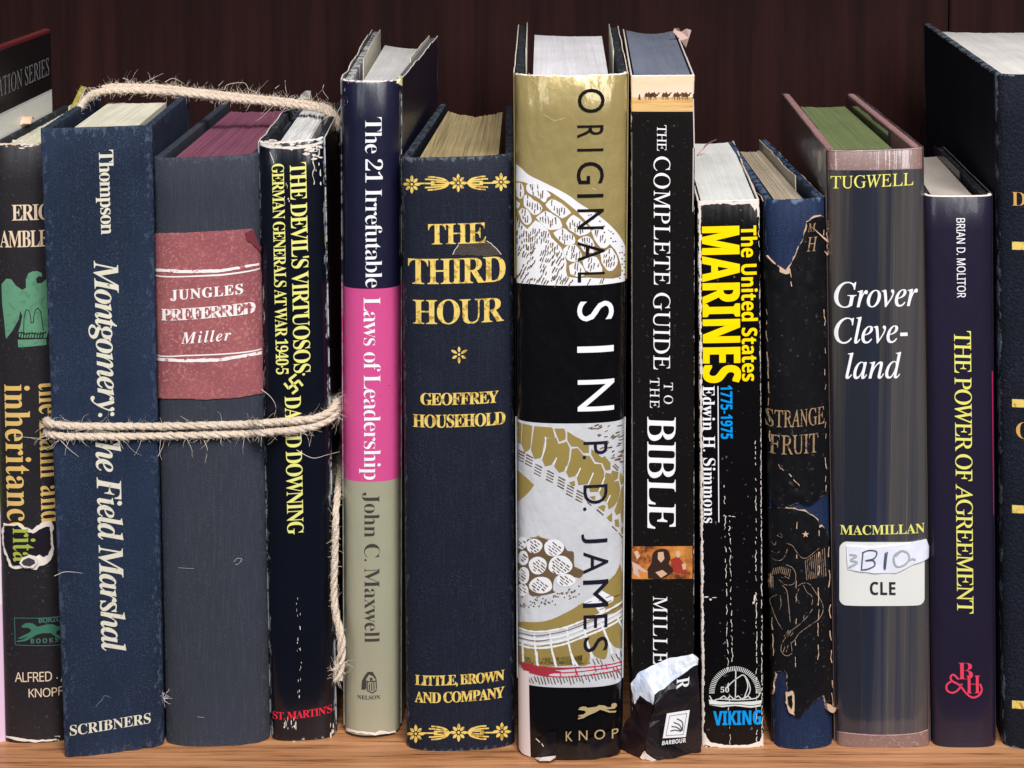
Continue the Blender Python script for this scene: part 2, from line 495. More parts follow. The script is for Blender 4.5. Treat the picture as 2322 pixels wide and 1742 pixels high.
DARKWOOD = surface('dark_wood', (42, 21, 19), var=0.25, vs=(110, 20, 6), rough=0.6, spec=0.12,
                   streak=((26, 10, 13), (300, 30, 7), 0.53, 0.14, 0.6), fade=((66, 34, 30), (70, 5, 5), 0.56, 0.12, 0.45),
                   bump=((700, 30, 14), 0.35, 0.0005, 5))
case = empty('bookcase', (0, 0, 0), 'bookcase with honey coloured shelf board and dark grained back panel behind the books', 'bookcase')
plank('shelf_board', -0.75, 0.75, -0.024, 0.225, -0.022, 0.0, WOOD, case)
seam = on_y((2166, 60), 0.212).x
plank('back_panel', -0.75, seam-0.0004, 0.225, 0.233, -0.05, 0.62, DARKWOOD, case, 0.0006)
plank('back_panel', seam+0.0004, 0.75, 0.225, 0.233, -0.05, 0.62, DARKWOOD, case, 0.0006)
plank('upper_shelf_board', -0.75, 0.75, -0.03, 0.2245, 0.47, 0.49, DARKWOOD, case)

# ================================================================== THE BOOKS, left to right
CREAMINK = ink('cream_ink', (226, 200, 172)); GOLDINK = ink('gold_foil', (226, 196, 106), under=(176, 140, 66), amt=0.56, sc=420, rough=0.42)
WHITEINK = ink('white_ink', (236, 234, 238)); YELLOWINK = ink('pale_yellow_ink', (226, 220, 112))
GREENINK = ink('sage_green_ink', (92, 142, 112), under=(80, 128, 101), amt=0.58, sc=500)

# --- 1. tall book cut by the frame
b = Book('hardcover_book', 'tall book cut off at far left, black top band over white and pink printed cover',
         (-150, 128), (-24, 116), (-120, 1684), (15, 1676), 0.002, 6)
jk = surface('printed_cover', (200, 200, 205), var=0.05, rough=0.4, bands=[(0, (222, 190, 214)), (0.20, (228, 214, 226)), (0.34, (214, 222, 120)), (0.45, (226, 226, 222)), (0.90, (200, 202, 208)), (0.905, (14, 12, 16)), (0.994, (96, 30, 34))])
b.setback(0.078, 0.078, drop=0.012, inset=0.004)
rb = cloth('dark_red_board', (92, 30, 34))
b.spine(jk, 'spine'); b.slab('L', 0.0024, rb, 'cover_board', top=-.012); b.slab('R', 0.0024, rb, 'cover_board', top=.0004)
b.slab('R', 0.0003, jk, 'jacket_side', out=0.0004)
b.block(pages('old_pages_a', (205, 200, 188)), th=0.0026)
r0 = b
def side_text(bk, txt, f0, f1, t0, t1, mat, style='serif', name='lettering'):
    vs, fs = text_mesh(txt, style, None, 'scale'); d = bk.back[1]; px = Vector((d.y, -d.x, 0)).normalized()
    V = []
    for x, y in vs:
        f = f0+(f1-f0)*x; t = t0+(t1-t0)*y
        V.append((bk.P[1]+d*f)*(1-t)+(bk.T[1]+d*f)*t+px*0.0006)
    return link_mesh(name, V, [tuple(f) for f in fs], mat, bk.root)
side_text(b, 'AVIATION SERIES', -0.15, 0.95, 0.930, 0.958, ink('grey_ink', (128, 126, 130)))
PINKRED = ink('crimson_ink', (198, 30, 70))
V = []; Fc = []
for i, (f0, f1, h) in enumerate([(0.05, 0.12, .018), (0.15, 0.21, .024), (.24, .31, .02), (.34, .40, .032), (.43, .5, .026), (.52, .58, .035), (.60, .66, .024), (-.02, .03, .02)]):
    d = b.back[1]
    for f, t in ((f0, .785), (f1, .785), (f1, .785+h), ((f0+f1)/2, .79+h), (f0, .785+h)):
        V.append((b.P[1]+d*f)*(1-t)+(b.T[1]+d*f)*t+Vector((.0006, 0, 0)))
    Fc.append(tuple(range(i*5, i*5+5)))
link_mesh('pink_grass_print', V, Fc, PINKRED, b.root)

# --- 2. brown-black jacket, green eagle
b = Book('hardcover_book', 'brown black jacketed book with green eagle emblem and a ragged hole in its lower spine',
         (-18, 324), (136, 320), (13, 1672), (160, 1668), 0.0055, 2.8, group=None)
JBR = glossy('brown_black_jacket', (30, 26, 31), var=0.15, wear=((206, 190, 176), 0.06, 330, 0.9), speck=((90, 88, 92), 900, 0.66, 0.03, 0.5), rough=0.5)
b.setback(0.095, (193, 196), drop=0.0025, inset=0.004)
b.spine(JBR, 'dust_jacket', rag=0.0012, rim=CREAM, t0=0.003); b.slab('L', 0.0022, DARKB, 'cover_board'); b.slab('R', 0.0022, cloth('lime_board', (178, 166, 74)), 'cover_board')
b.slab('R', 0.0004, JBR, 'jacket_side', out=0.0005, top=-0.0002, rim=PAPER, rag=0.0006)
b.block(pages('cream_pages_b', (222, 218, 196)), th=0.0022)
b.letters([('ERIC', 27, 463, 113, 500)], CREAMINK, 'author_lettering', rot=False)
b.letters([('AMBLER', 0, 522, 137, 560)], CREAMINK, 'author_lettering', rot=False)
eag = KB(10,400, 40,365, 70,368, 100,408, 140,436, 163,422, 162,370, 178,332, 205,319, 238,318, 262,330, 264,352, 240,350, 224,368, 232,395, 262,392, 300,360, 340,362, 372,400,
         385,470, 372,560, 345,640, 322,715, 300,700, 292,735, 130,735, 108,722, 128,660, 140,600, 128,565, 118,620, 80,690, 38,742, 28,640, 14,520)
b.patch(eag, GREENINK, 'eagle_emblem')
b.patch(KB(112,748, 290,742, 292,780, 115,796), GREENINK, 'eagle_emblem')
DKL = ink('dark_line_ink', (30, 26, 32))
b.stroke([KB(148,720, 152,600, 165,560, 182,562, 192,600, 195,640, 200,640), KB(212,600, 222,560, 238,548, 256,575, 272,690), KB(194,640, 210,640, 212,600)], 1.8, DKL, 'emblem_lines', 0.00016)
b.stroke([sm2(KB(108,722, 130,700, 160,712, 200,706, 240,712, 290,700))]+[KB(x,700, x-8,735) for x in range(120, 290, 17)], 2.4, DKL, 'emblem_lines', 0.00016, 0.3)
OCHRE = ink('ochre_ink', (216, 178, 104))
b.letters([('inheritance', 13, 872, 71, 1212)], OCHRE, 'title_lettering', fit='scale')
b.letters([('the Kahn and', 90, 866, 146, 1185)], OCHRE, 'title_lettering', fit='scale')
hole = [(10,1186),(25,1190),(42,1186),(55,1196),(72,1201),(88,1190),(100,1184),(116,1180),(122,1192),(118,1215),(122,1240),(118,1262),(106,1278),(90,1284),(82,1290),(60,1288),(40,1290),(22,1284),(16,1262),(8,1240),(5,1205)]
b.patch(jag(hole, 1.6, 6, 3, True), PAPER, 'torn_rim', 0.0004, thick=True)
inner = [(13,1192),(40,1190),(58,1204),(76,1208),(94,1197),(112,1192),(114,1212),(116,1240),(110,1256),(98,1262),(90,1256),(78,1262),(64,1258),(50,1266),(48,1280),(30,1280),(22,1262),(13,1238),(11,1210)]
b.patch(jag(inner, 1.2, 6, 4, True), ink('under_layer', (26, 20, 30)), 'jacket_hole', 0.0007)
b.letters([('rita', 31, 1196, 82, 1272)], ink('lime_ink', (160, 172, 70)), 'title_lettering', fit='scale', off=0.0009)
b.patch(jag([(52,1262),(68,1256),(84,1262),(88,1274),(76,1286),(56,1284),(46,1274)], 1, 5, 5, True), PAPER, 'torn_rim', 0.0012, True)
b.patch(jag([(55,1266),(68,1261),(80,1266),(82,1273),(70,1280),(56,1278),(51,1272)], .6, 5, 6, True), ink('under_layer_b', (62, 58, 64)), 'jacket_hole', 0.0015)
b.stroke([[(33,1401),(145,1395)], [(33,1400),(35,1462)], [(35,1462),(148,1458)]], 1.5, ink('dim_green', (62, 108, 92)), 'logo_frame')
dog = KC(135,768, 160,750, 185,748, 205,752, 235,772, 290,758, 330,756, 372,772, 420,760, 440,770, 410,790, 360,795, 350,815, 385,835, 440,845, 440,852, 370,850, 320,812, 270,812, 230,822,
         205,838, 160,862, 108,868, 104,862, 150,850, 178,832, 130,848, 110,846, 150,825, 190,806, 196,790, 175,778, 140,778)
b.patch(dog, ink('dim_green_b', (58, 112, 92)), 'dog_emblem')
b.letters([('BORZOI', 88, 1399, 146, 1411)], ink('dim_green_c', (70, 116, 100)), 'logo_lettering', rot=False, style='sansb')
b.letters([('BOOKS', 70, 1447, 132, 1458)], ink('dim_green_d', (70, 116, 100)), 'logo_lettering', rot=False, style='sansb')
b.letters([('ALFRED', 34, 1524, 118, 1546)], CREAMINK, 'publisher_lettering', rot=False, style='sans')
b.letters([('· A', 128, 1523, 156, 1545)], CREAMINK, 'publisher_lettering', rot=False, style='sans')
b.letters([('KNOPF,', 65, 1560, 148, 1583)], CREAMINK, 'publisher_lettering', rot=False, style='sans')
b.patch([jag([(14,1667),(40,1673),(80,1678),(120,1676),(120,1680),(80,1683),(40,1679),(14,1672)], 1, 7, 8, True)]+chips(108, 1668, 134, 1680, 6, 6, 5), PAPER, 'worn_edge', 0.0001)
b.patch(chips(-6, 318, 86, 336, 16, 7, 6), PAPER, 'worn_edge', 0.0001)
# curled jacket scrap on its head
curl = surface('pinkish_paper', (214, 178, 152), var=0.15, vs=(200,)*3, rough=0.9)
V = []; Fc = []; nn = 14
z0 = b.T[1].z
for i in range(nn+1):
    q = i/nn; p0 = on_z((-20+98*q, 268+2*q), z0+0.002); 
    for j in range(6):
        a = j/5; wv = 0.0012*noise.noise(Vector((q*6, a*2, 3)))
        V.append(p0+Vector((0.001*a, -0.011*a*(1-0.45*abs(q-.5)), 0.0015*math.sin(a*math.pi*1.1)+wv)))
for i in range(nn):
    for j in range(5): a = i*6+j; Fc.append((a, a+1, a+7, a+6))
o = link_mesh('curled_jacket_scrap', V, Fc, curl, b.root, smooth=True)
o.modifiers.new('s', 'SOLIDIFY').thickness = 0.0003
bk_amb = b

# --- 3. navy cloth
b = Book('hardcover_book', 'wide navy cloth book with silvery italic lettering down its spine, inside the twine',
         (92, 292), (345, 284), (147, 1712), (371, 1684), 0.0032, 4.6)
NAVY = cloth('navy_cloth', (17, 28, 47), var=0.13, vs=(25, 25, 8), speck=((108, 122, 142), 2600, 0.60, 0.07, 0.34), wear=((92, 106, 128), 0.16, 700, 0.40), fade=((38, 52, 80), (22, 22, 7), 0.5, 0.15, 0.6))
b.setback((212, 212), (428, 213), drop=0.0026, inset=0.004)
b.spine(NAVY, 'spine', rag=0.0005, ragb=0.004, thick=0.0016); b.slab('L', 0.0028, NAVY, 'cover_board'); b.slab('R', 0.0028, NAVY, 'cover_board')
b.block(pages('pale_pages', (226, 221, 202), amt=0.45), th=0.0065)
SILV = ink('silver_foil', (214, 208, 190), under=(120, 122, 118), amt=0.65, sc=900, rough=0.45)
b.letters([('Thompson', 217, 340, 259, 532)], SILV, 'author_lettering', style='serifb')
b.letters([('Montgomery:', 201, 590, 272, 945)], SILV, 'title_lettering', style='bi')
b.letters([('The Field Marshal', 222, 965, 280, 1479)], SILV, 'title_lettering', style='bi')
b.letters([('SCRIBNERS', 158, 1631, 342, 1655)], SILV, 'publisher_lettering', rot=False, style='serifb', slope=8)
b.stroke([sm2(KC(600,1275, 620,1248, 640,1230, 650,1208, 670,1205, 690,1215))], 1.3, ink('lint', (110, 120, 135)), 'lint_mark', 0.0002, .4)
bk_thom = b

# --- 4. charcoal cloth with red label
b = Book('hardcover_book', 'thick charcoal cloth book with a faded red label saying JUNGLES PREFERRED',
         (350, 356), (587, 347), (378, 1674), (613, 1668), 0.0072, 2.7)
CHAR = cloth('charcoal_cloth', (50, 52, 59), var=0.16, vs=(18, 18, 6), speck=((112, 114, 122), 2400, 0.62, 0.06, 0.30), wear=((92, 98, 108), 0.12, 700, 0.34),
             fade=((46, 54, 74), (14, 14, 5), 0.50, 0.14, 0.55))
b.setback((505, 232), (712, 228), drop=0.0028, inset=0.004)
b.spine(CHAR, 'spine', rag=0.0006, ragb=0.003, thick=0.0016); b.slab('L', 0.0028, CHAR, 'cover_board'); b.slab('R', 0.0028, CHAR, 'cover_board')
b.block(pages('mauve_stained_pages', (132, 78, 100), amt=0.7), th=0.004, wav=0.0006)
RED = surface('faded_red_label', (142, 80, 86), var=0.16, vs=(35, 35, 20), rough=0.85, spec=0.2, bump=CLOTHB, speck=((208, 140, 138), 1000, 0.58, 0.06, 0.6), second=((160, 94, 94), (25, 25, 30), 0.55, 0.1))
lab = jag([(352,529),(420,528),(500,524),(560,519),(572,519)], .8, 8, 1)+jag([(572,519),(578,545),(586,560),(589,600),(592,700),(593,800),(594,891)], .8, 8, 2)+jag([(594,891),(540,901),(470,905),(357,902)], .9, 8, 3)+[(353,700)]
b.patch(lab, RED, 'cloth_label', 0.00045, thick=True)
b.patch(jag([(554,528),(572,520),(580,545),(588,562),(586,572),(572,552),(560,546)], 1.2, 5, 9, True), surface('dark_red_fray', (112, 40, 52), rough=0.9, bump=CLOTHB), 'frayed_corner', 0.0009, thick=True)
LW = ink('label_white', (238, 228, 226), under=(176, 100, 102), amt=0.60, sc=420)
LW2 = ink('label_white_b', (238, 230, 228), under=(180, 110, 110), amt=0.68, sc=420)
def band(px): return px
b.patch([jag([(353,608),(420,612),(500,610),(585,596),(585,601),(500,617),(420,619),(353,615)], .7, 7, 1, True)], LW, 'label_rule', 0.0006)
b.patch([[(353,621),(420,625),(500,621),(586,607),(586,610),(500,625),(420,628),(353,624)]], LW2, 'label_rule', 0.0006)
b.patch([[(356,802),(420,804),(500,801),(590,789),(590,792),(500,804),(420,807),(356,805)]], LW2, 'label_rule', 0.0006)
b.patch([jag([(356,810),(420,814),(500,811),(590,796),(590,803),(500,819),(420,821),(356,817)], .7, 7, 2, True)], LW, 'label_rule', 0.0006)
b.letters([('JUNGLES', 388, 651, 550, 677)], LW2, 'title_lettering', rot=False, slope=9, off=0.0006, fat=0.004)
b.letters([('PREFERRED', 368, 695, 577, 721)], LW, 'title_lettering', rot=False, slope=10, off=0.0006, fat=0.004)
b.letters([('Miller', 411, 749, 524, 776)], LW2, 'author_lettering', rot=False, slope=5, off=0.0006, style='bi')
b.stroke([sm2([(530,1274),(538,1266),(548,1268),(541,1278),(534,1280)]), [(448,1625),(463,1627)], [(405,1287),(440,1289)]], 1.3, ink('lint_b', (150, 156, 165)), 'lint_mark', 0.0002, .4)
bk_jun = b

# --- 5. black jacket, yellow letters
b = Book('hardcover_book', 'slim glossy black jacketed book with two lines of yellow lettering, chipped head, inside the twine',
         (588, 322), (734, 312), (616, 1668), (761, 1660), 0.0055, 2.8)
JDV = glossy('navy_black_jacket', (9, 12, 24), var=0.18, rough=0.28, coat=0.25, wear=((200, 206, 214), 0.05, 360, 0.75))
b.setback((671, 218), (775, 232), drop=0.0022, inset=0.005)
b.spine(JDV, 'dust_jacket', rag=0.0016, rim=PAPER, t0=0.002); b.slab('L', 0.0022, DARKB, 'cover_board'); b.slab('R', 0.0022, DARKB, 'cover_board')
b.slab('L', 0.0004, JDV, 'jacket_side', out=0.0005, rim=PAPER, rag=0.0006); b.slab('R', 0.0004, JDV, 'jacket_side', out=0.0005, rim=PAPER, rag=0.0004)
b.block(pages('white_pages_c', (228, 227, 228), dark=(120, 118, 120), amt=0.55), th=0.0055, wav=0.0009)
GEN = ink('straw_ink', (226, 222, 128))
b.letters([("THE DEVIL'S VIRTUOSOS:", 661, 368, 701, 852)], GEN, 'title_lettering')
b.letters([('GERMAN GENERALS AT WAR 1940·5', 621, 371, 650, 849)], GEN, 'subtitle_lettering')
b.letters([('DAVID DOWNING', 648, 898, 686, 1212)], GEN, 'author_lettering')
cx, cy, q, an = 665.5, 872, 14.5, math.radians(52)
def rot(x, y): return (cx+q*(x*math.cos(an)-y*math.sin(an)), cy+q*(x*math.sin(an)+y*math.cos(an)))
arms = [[(-1,0),(1,0)], [(0,-1),(0,1)], [(0,-1),(1,-1)], [(1,0),(1,1)], [(0,1),(-1,1)], [(-1,0),(-1,-1)]]
b.stroke([[rot(*p) for p in a] for a in arms], 5.5, GEN, 'cover_mark')
b.letters([("ST. MARTIN'S", 619, 1610, 753, 1628)], ink('red_ink', (214, 40, 62)), 'publisher_lettering', rot=False, slope=9)
b.patch(chips(600, 318, 728, 338, 22, 9, 21)+chips(680, 330, 728, 362, 22, 8, 22)+chips(716, 330, 728, 420, 12, 6, 23, True), PAPER, 'chipped_edge', 0.00012)
b.patch(jag([(589,323),(620,331),(670,333),(715,325),(733,316),(731,324),(700,334),(660,339),(610,336),(590,330)], 1, 7, 2, True), PAPER, 'worn_edge', 0.0001)
b.patch(chips(640, 1630, 672, 1652, 16, 5, 24, True)+chips(630, 1678, 755, 1688, 12, 7, 25)+chips(672, 1340, 684, 1600, 22, 3.5, 26, True)+chips(748, 1640, 757, 1675, 8, 6, 28, True)+chips(645, 392, 657, 480, 7, 4, 29, True), PAPER, 'chipped_edge', 0.00012)
b.stroke([crack(712, 350, 710, 420, 4, 9, 3, 1), crack(612, 344, 622, 370, 5, 9, 1, 1)][0]+crack(612, 344, 622, 370, 5, 9, 1, 1)+crack(636, 332, 660, 342, 8, 7, 3, 1), 1.4, PAPER, 'crease_line', 0.00013, .5)
sideY = ink('side_yellow', (206, 200, 90))
b.stroke([[(737,418),(737,500),(741,500),(741,425)], sm2([(741,522),(737,535),(738,560),(742,572)]), sm2([(742,622),(741,650),(745,672)])], 1.6, sideY, 'cover_lettering', 0.0001)
V = [on_y(p, b.T[0].y+.084+.001*(i % 2)) for i, p in enumerate(KO(762,250, 790,190, 850,142, 912,146, 905,250))]
link_mesh('jacket_flap', V, [tuple(range(len(V)))], surface('grey_flap_paper', (150, 146, 138), rough=.8), b.root).modifiers.new('s', 'SOLIDIFY').thickness = 0.0004
bk_dev = b

# --- 6. navy, pink and olive jacket
b = Book('hardcover_book', 'tall slim book in a jacket banded navy, hot pink and olive grey',
         (776, 180), (908, 180), (783, 1656), (907, 1652), 0.0075, 2.25)
v1, v2 = b.tv(661), b.tv(1098)
J21 = glossy('banded_jacket', (38, 38, 66), var=0.06, bands=[(0, (158, 154, 132)), (v2, (206, 78, 138)), (v1, (22, 22, 46))], rough=0.36, coat=0.2, coatr=0.22,
             streak=None, wear=((190, 190, 190), 0.03, 300, 0.5))
b.setback((846, 66), (990, 80), drop=0.0055, inset=0.008)
b.spine(J21, 'dust_jacket', rag=0.0010, rim=PAPER, t0=0.006)
b.slab('L', 0.0028, cloth('grey_board', (92, 92, 96), wear=((200, 200, 200), 0.2, 200, 0.8)), 'cover_board', top=-0.0012); b.slab('R', 0.0028, cloth('grey_board_b', (92, 92, 96)), 'cover_board', top=-0.0012)
b.slab('L', 0.0004, J21, 'jacket_side', out=0.0006, rim=PAPER, rag=0.0012, bottom=0.002); b.slab('R', 0.0004, J21, 'jacket_side', out=0.0006, rim=PAPER, rag=0.0009, bottom=0.002)
CREAMP = surface('flap_paper', (205, 198, 182), var=0.06, rough=0.8)
b.slab('L', 0.0004, CREAMP, 'jacket_flap', out=-0.0031, rag=0.0008, f0=0.35); b.slab('R', 0.0004, CREAMP, 'jacket_flap', out=-0.0031, rag=0.0005, f0=0.45)
b.block(pages('grey_white_pages', (208, 206, 206), amt=0.2), th=0.0038, wav=0.0001, dip=0.0)
b.letters([('The 21 Irrefutable', 828, 266, 868, 652)], WHITEINK, 'title_lettering', style='serifm')
b.letters([('Laws of Leadership', 814, 674, 863, 1088)], WHITEINK, 'title_lettering', style='serifm')
DKI = ink('dark_brown_ink', (62, 58, 54))
b.letters([('John C. Maxwell', 822, 1117, 861, 1457)], DKI, 'author_lettering', style='serifm')
b.letters([('NELSON', 811, 1577, 862, 1586)], DKI, 'publisher_lettering', rot=False, style='serifb')
b.patch([KF(192,1165, 196,1110, 215,1075, 232,1055, 262,1054, 284,1090, 284,1105, 262,1080, 240,1072, 222,1100, 224,1160, 210,1168)], DKI, 'house_logo')
b.stroke([KF(228,1110, 230,1165), KF(242,1130, 243,1170), KF(256,1125, 258,1175), KF(270,1120, 272,1170), KF(284,1100, 286,1160), KF(225,1118, 286,1112), KF(226,1170, 262,1188, 288,1168)], 2.4, DKI, 'house_logo')
b.patch([KF(246,1092, 262,1092, 262,1110, 246,1110)], DKI, 'house_logo')
b.patch([jag([(904,172),(916,176),(914,190),(907,196),(900,190)], 2, 5, 4, True)], surface('yellowed_paper', (226, 218, 170), rough=.9), 'torn_scrap', 0.0008, True)
b.patch([jag([(786,1650),(810,1656),(850,1661),(862,1655),(880,1660),(896,1655),(898,1660),(850,1667),(810,1662),(786,1656)], 1, 6, 6, True)], PAPER, 'worn_edge', 0.0002)
b.patch(chips(778, 182, 792, 240, 10, 4, 31, True)+chips(800, 180, 900, 190, 8, 6, 32), surface('scuffed_paper', (150, 152, 165), rough=.8), 'scuff', 0.0001)
b.patch(chips(780, 780, 900, 1090, 16, 2.2, 33), surface('magenta_stain', (150, 30, 90), rough=.5), 'stain', 0.00008)
# cloth foot of the case showing under the jacket
foot = b

# --- 7. navy cloth with gilt flowers
b = Book('hardcover_book', 'dark navy cloth book with gilt title and gilt flower bands at head and foot',
         (911, 356), (1164, 348), (922, 1686), (1167, 1678), 0.0068, 2.6)
NV3 = cloth('ink_navy_cloth', (19, 24, 38), var=0.10, vs=(25, 25, 8), rough=0.62, speck=((84, 92, 112), 2400, 0.62, 0.05, 0.30), wear=((104, 112, 124), 0.06, 600, 0.5))
b.setback((997, 236), (1163, 240), drop=0.0016, inset=0.004)
b.spine(NV3, 'spine', rag=0.0010, ragb=0.0015, thick=0.0018); b.slab('L', 0.0028, NV3, 'cover_board'); b.slab('R', 0.0028, NV3, 'cover_board')
b.block(pages('foxed_pages', (170, 152, 114), dark=(92, 78, 52), amt=0.9), th=0.0048, wav=0.0006, dip=0.0015)
def flower(cx, cy, r, n=8, w=0.17, a0=0.0):
    out = []
    for k in range(n):
        a = a0+k*2*math.pi/n; c, s_ = math.cos(a), math.sin(a); rr = r*(1.0 if k % 2 == 0 else 0.86)
        pts = []
        for q in range(9):
            f = q/8; wd = w*r*math.sin(math.pi*min(1, f*0.98+.02))**.7; pts.append((f, wd))
        L_ = [(0.24*r+f*(rr-0.24*r), wd) for f, wd in pts]
        poly = L_+[(x, -y) for x, y in reversed(L_[1:-1])]
        out.append([(cx+x*c-y*s_, cy+x*s_+y*c) for x, y in poly])
    out.append([(cx+.15*r*math.cos(t*math.pi/4), cy+.15*r*math.sin(t*math.pi/4)) for t in range(8)])
    return out
def tulip(x0, x1, cy, stem):
    """gilt bud: curved fingers fanning from a rounded cup at x1 out to x0, on a stem"""
    w = x1-x0; L_ = [[(stem, cy), (x0+.4*w, cy)]]
    for h, l in ((-15, .12), (-9.5, 0), (-3.5, .25), (3.5, .25), (9.5, 0), (15, .12)):
        L_.append(sm2([(x0+l*w, cy+h), (x0+(l+.3)*w, cy+h*.92), (x0+.8*w, cy+h*.62), (x1-.02*w, cy+h*.12)], 6))
    return L_
for yy, sl in ((415, -5), (1661, -5)):
    xs = (934, 1039, 1136) if yy < 900 else (943, 1040, 1138)
    yl = [yy+3, yy, yy-2]
    fl = []
    for x, y_ in zip(xs, yl): fl += flower(x, y_, 21)
    b.patch(fl, GOLDINK, 'gilt_flower')
    b.stroke(tulip(xs[0]+30, xs[1]-21, yy+1, xs[0]+16)+tulip(xs[2]-30, xs[1]+21, yy, xs[2]-16), 3.4, GOLDINK, 'gilt_leaf_bud')
    b.patch([sm2([(xs[1]-19, yy+1), (xs[1]-27, yy-8), (xs[1]-38, yy-10), (xs[1]-30, yy+1), (xs[1]-38, yy+12), (xs[1]-27, yy+10), (xs[1]-19, yy+1)], 3)[:-1], sm2([(xs[1]+19, yy), (xs[1]+27, yy-9), (xs[1]+38, yy-11), (xs[1]+30, yy), (xs[1]+38, yy+11), (xs[1]+27, yy+9), (xs[1]+19, yy)], 3)[:-1]], GOLDINK, 'gilt_leaf_bud', 0.00018)
b.patch(flower(1041, 804, 21, 6, 0.15, math.pi/2), GOLDINK, 'gilt_star')
G_ = dict(rot=False, style='serifb')
b.letters([('THE', 971, 507, 1102, 553)], GOLDINK, 'title_lettering', **G_)
b.letters([('THIRD', 926, 586, 1146, 643)], GOLDINK, 'title_lettering', **G_)
b.letters([('HOUR', 937, 678, 1142, 735)], GOLDINK, 'title_lettering', **G_)
b.letters([('GEOFFREY', 954, 890, 1130, 918)], GOLDINK, 'author_lettering', fat=0.003, **G_)
b.letters([('HOUSEHOLD', 937, 939, 1145, 969)], GOLDINK, 'author_lettering', fat=0.003, **G_)
b.letters([('LITTLE, BROWN', 942, 1529, 1143, 1556)], GOLDINK, 'publisher_lettering', slope=6, fat=0.003, **G_)
b.letters([('AND COMPANY', 941, 1567, 1143, 1592)], GOLDINK, 'publisher_lettering', slope=6, fat=0.003, **G_)
b.patch(jag([(1027,578),(1034,560),(1040,554),(1104,546),(1118,556),(1136,578),(1110,581),(1070,579)], 1.2, 6, 3, True), surface('brown_glue_stain', (66, 58, 52), var=.3, vs=(300,)*3, rough=.35, bump=CLOTHB), 'tape_remnant', 0.0001)
b.stroke([jag([(1104,546),(1118,556),(1136,577)], 1, 5, 3), jag([(1027,578),(1034,562),(1040,555)], 1, 5, 4)], 1.3, PAPER, 'tape_edge', 0.00018)

# --- 8. gold / white / black jacket
b = Book('hardcover_book', 'tall thick book in a gold, white and black jacket with snake scale drawing',
         (1168, 168), (1422, 166), (1177, 1700), (1408, 1700), 0.0078, 2.5)
va, vb = b.tv(648), b.tv(966); vc = b.tv(1560)
GOLDJ = glossy('gold_jacket', (172, 150, 92), var=0.06, rough=0.30, metal=0.25, coat=0.5, coatr=0.12, bump=((48, 48, 20), 0.5, 0.005), bump2=((170, 170, 110), 0.28, 0.0014),
               bands=[(0, (9, 7, 11)), (vc, (224, 224, 230)), (vb, (9, 7, 11)), (va, (164, 146, 96))])
b.setback((1178, 56), (1399, 60), drop=0.0035, inset=0.005)
b.spine(GOLDJ, 'dust_jacket', rag=0.0016, rim=PAPER, ragb=0.003)
for sd in 'LR':
    b.slab(sd, 0.003, DARKB, 'cover_board', top=-0.0005)
    b.slab(sd, 0.0004, GOLDJ, 'jacket_side', out=0.0006, rim=PAPER, rag=0.0014)
    b.slab(sd, 0.0004, CREAMP, 'jacket_flap', out=-0.0033, rag=0.0008, f0=0.4, top=0.001)
b.block(pages('bright_pages', (228, 226, 232), amt=0.25), th=0.0052, wav=0.0001)
WHJ = glossy('white_jacket_print', (230, 229, 234), var=0.04, rough=0.3, coat=0.4); GLJ = glossy('olive_gold_print', (148, 128, 72), var=0.08, rough=0.32, coat=0.4)
BRJ = ink('umber_ink', (104, 84, 62), rough=.35); INKJ = ink('blue_black_ink', (30, 26, 42), rough=.3)
edgeW = sm2(KJ(55,60, 120,115, 220,205, 380,285, 600,395, 730,470, 850,560, 980,640, 1100,720, 1220,820, 1320,925, 1400,1050, 1445,1180, 1462,1350, 1455,1500))
b.patch([(1168.5, 640)]+[(1168.5, 372)]+edgeW+[(1422,636),(1400,641),(1360,646),(1300,648),(1240,647),(1200,643)], WHJ, 'scale_print_ground')
rr = random.Random(3)
def inside(p, poly):
    c = False; n = len(poly)
    for i in range(n):
        a, d = poly[i], poly[i-1]
        if (a[1] > p[1]) != (d[1] > p[1]) and p[0] < (d[0]-a[0])*(p[1]-a[1])/(d[1]-a[1])+a[0]: c = not c
    return c
OLB = KJ(60,280, 150,290, 200,310, 500,420, 800,640, 1000,860, 1240,1080, 1335,1220, 1372,1470, 1150,1500, 960,1490, 700,1480, 690,1300, 620,1110, 500,990, 450,880, 300,770, 200,880, 60,720)
b.patch([sm2(OLB, 2)], ink('olive_brown_print', (128, 104, 68), second=((150, 128, 76), (30, 30, 30), .5, .08)), 'scale_outline', 0.00012)
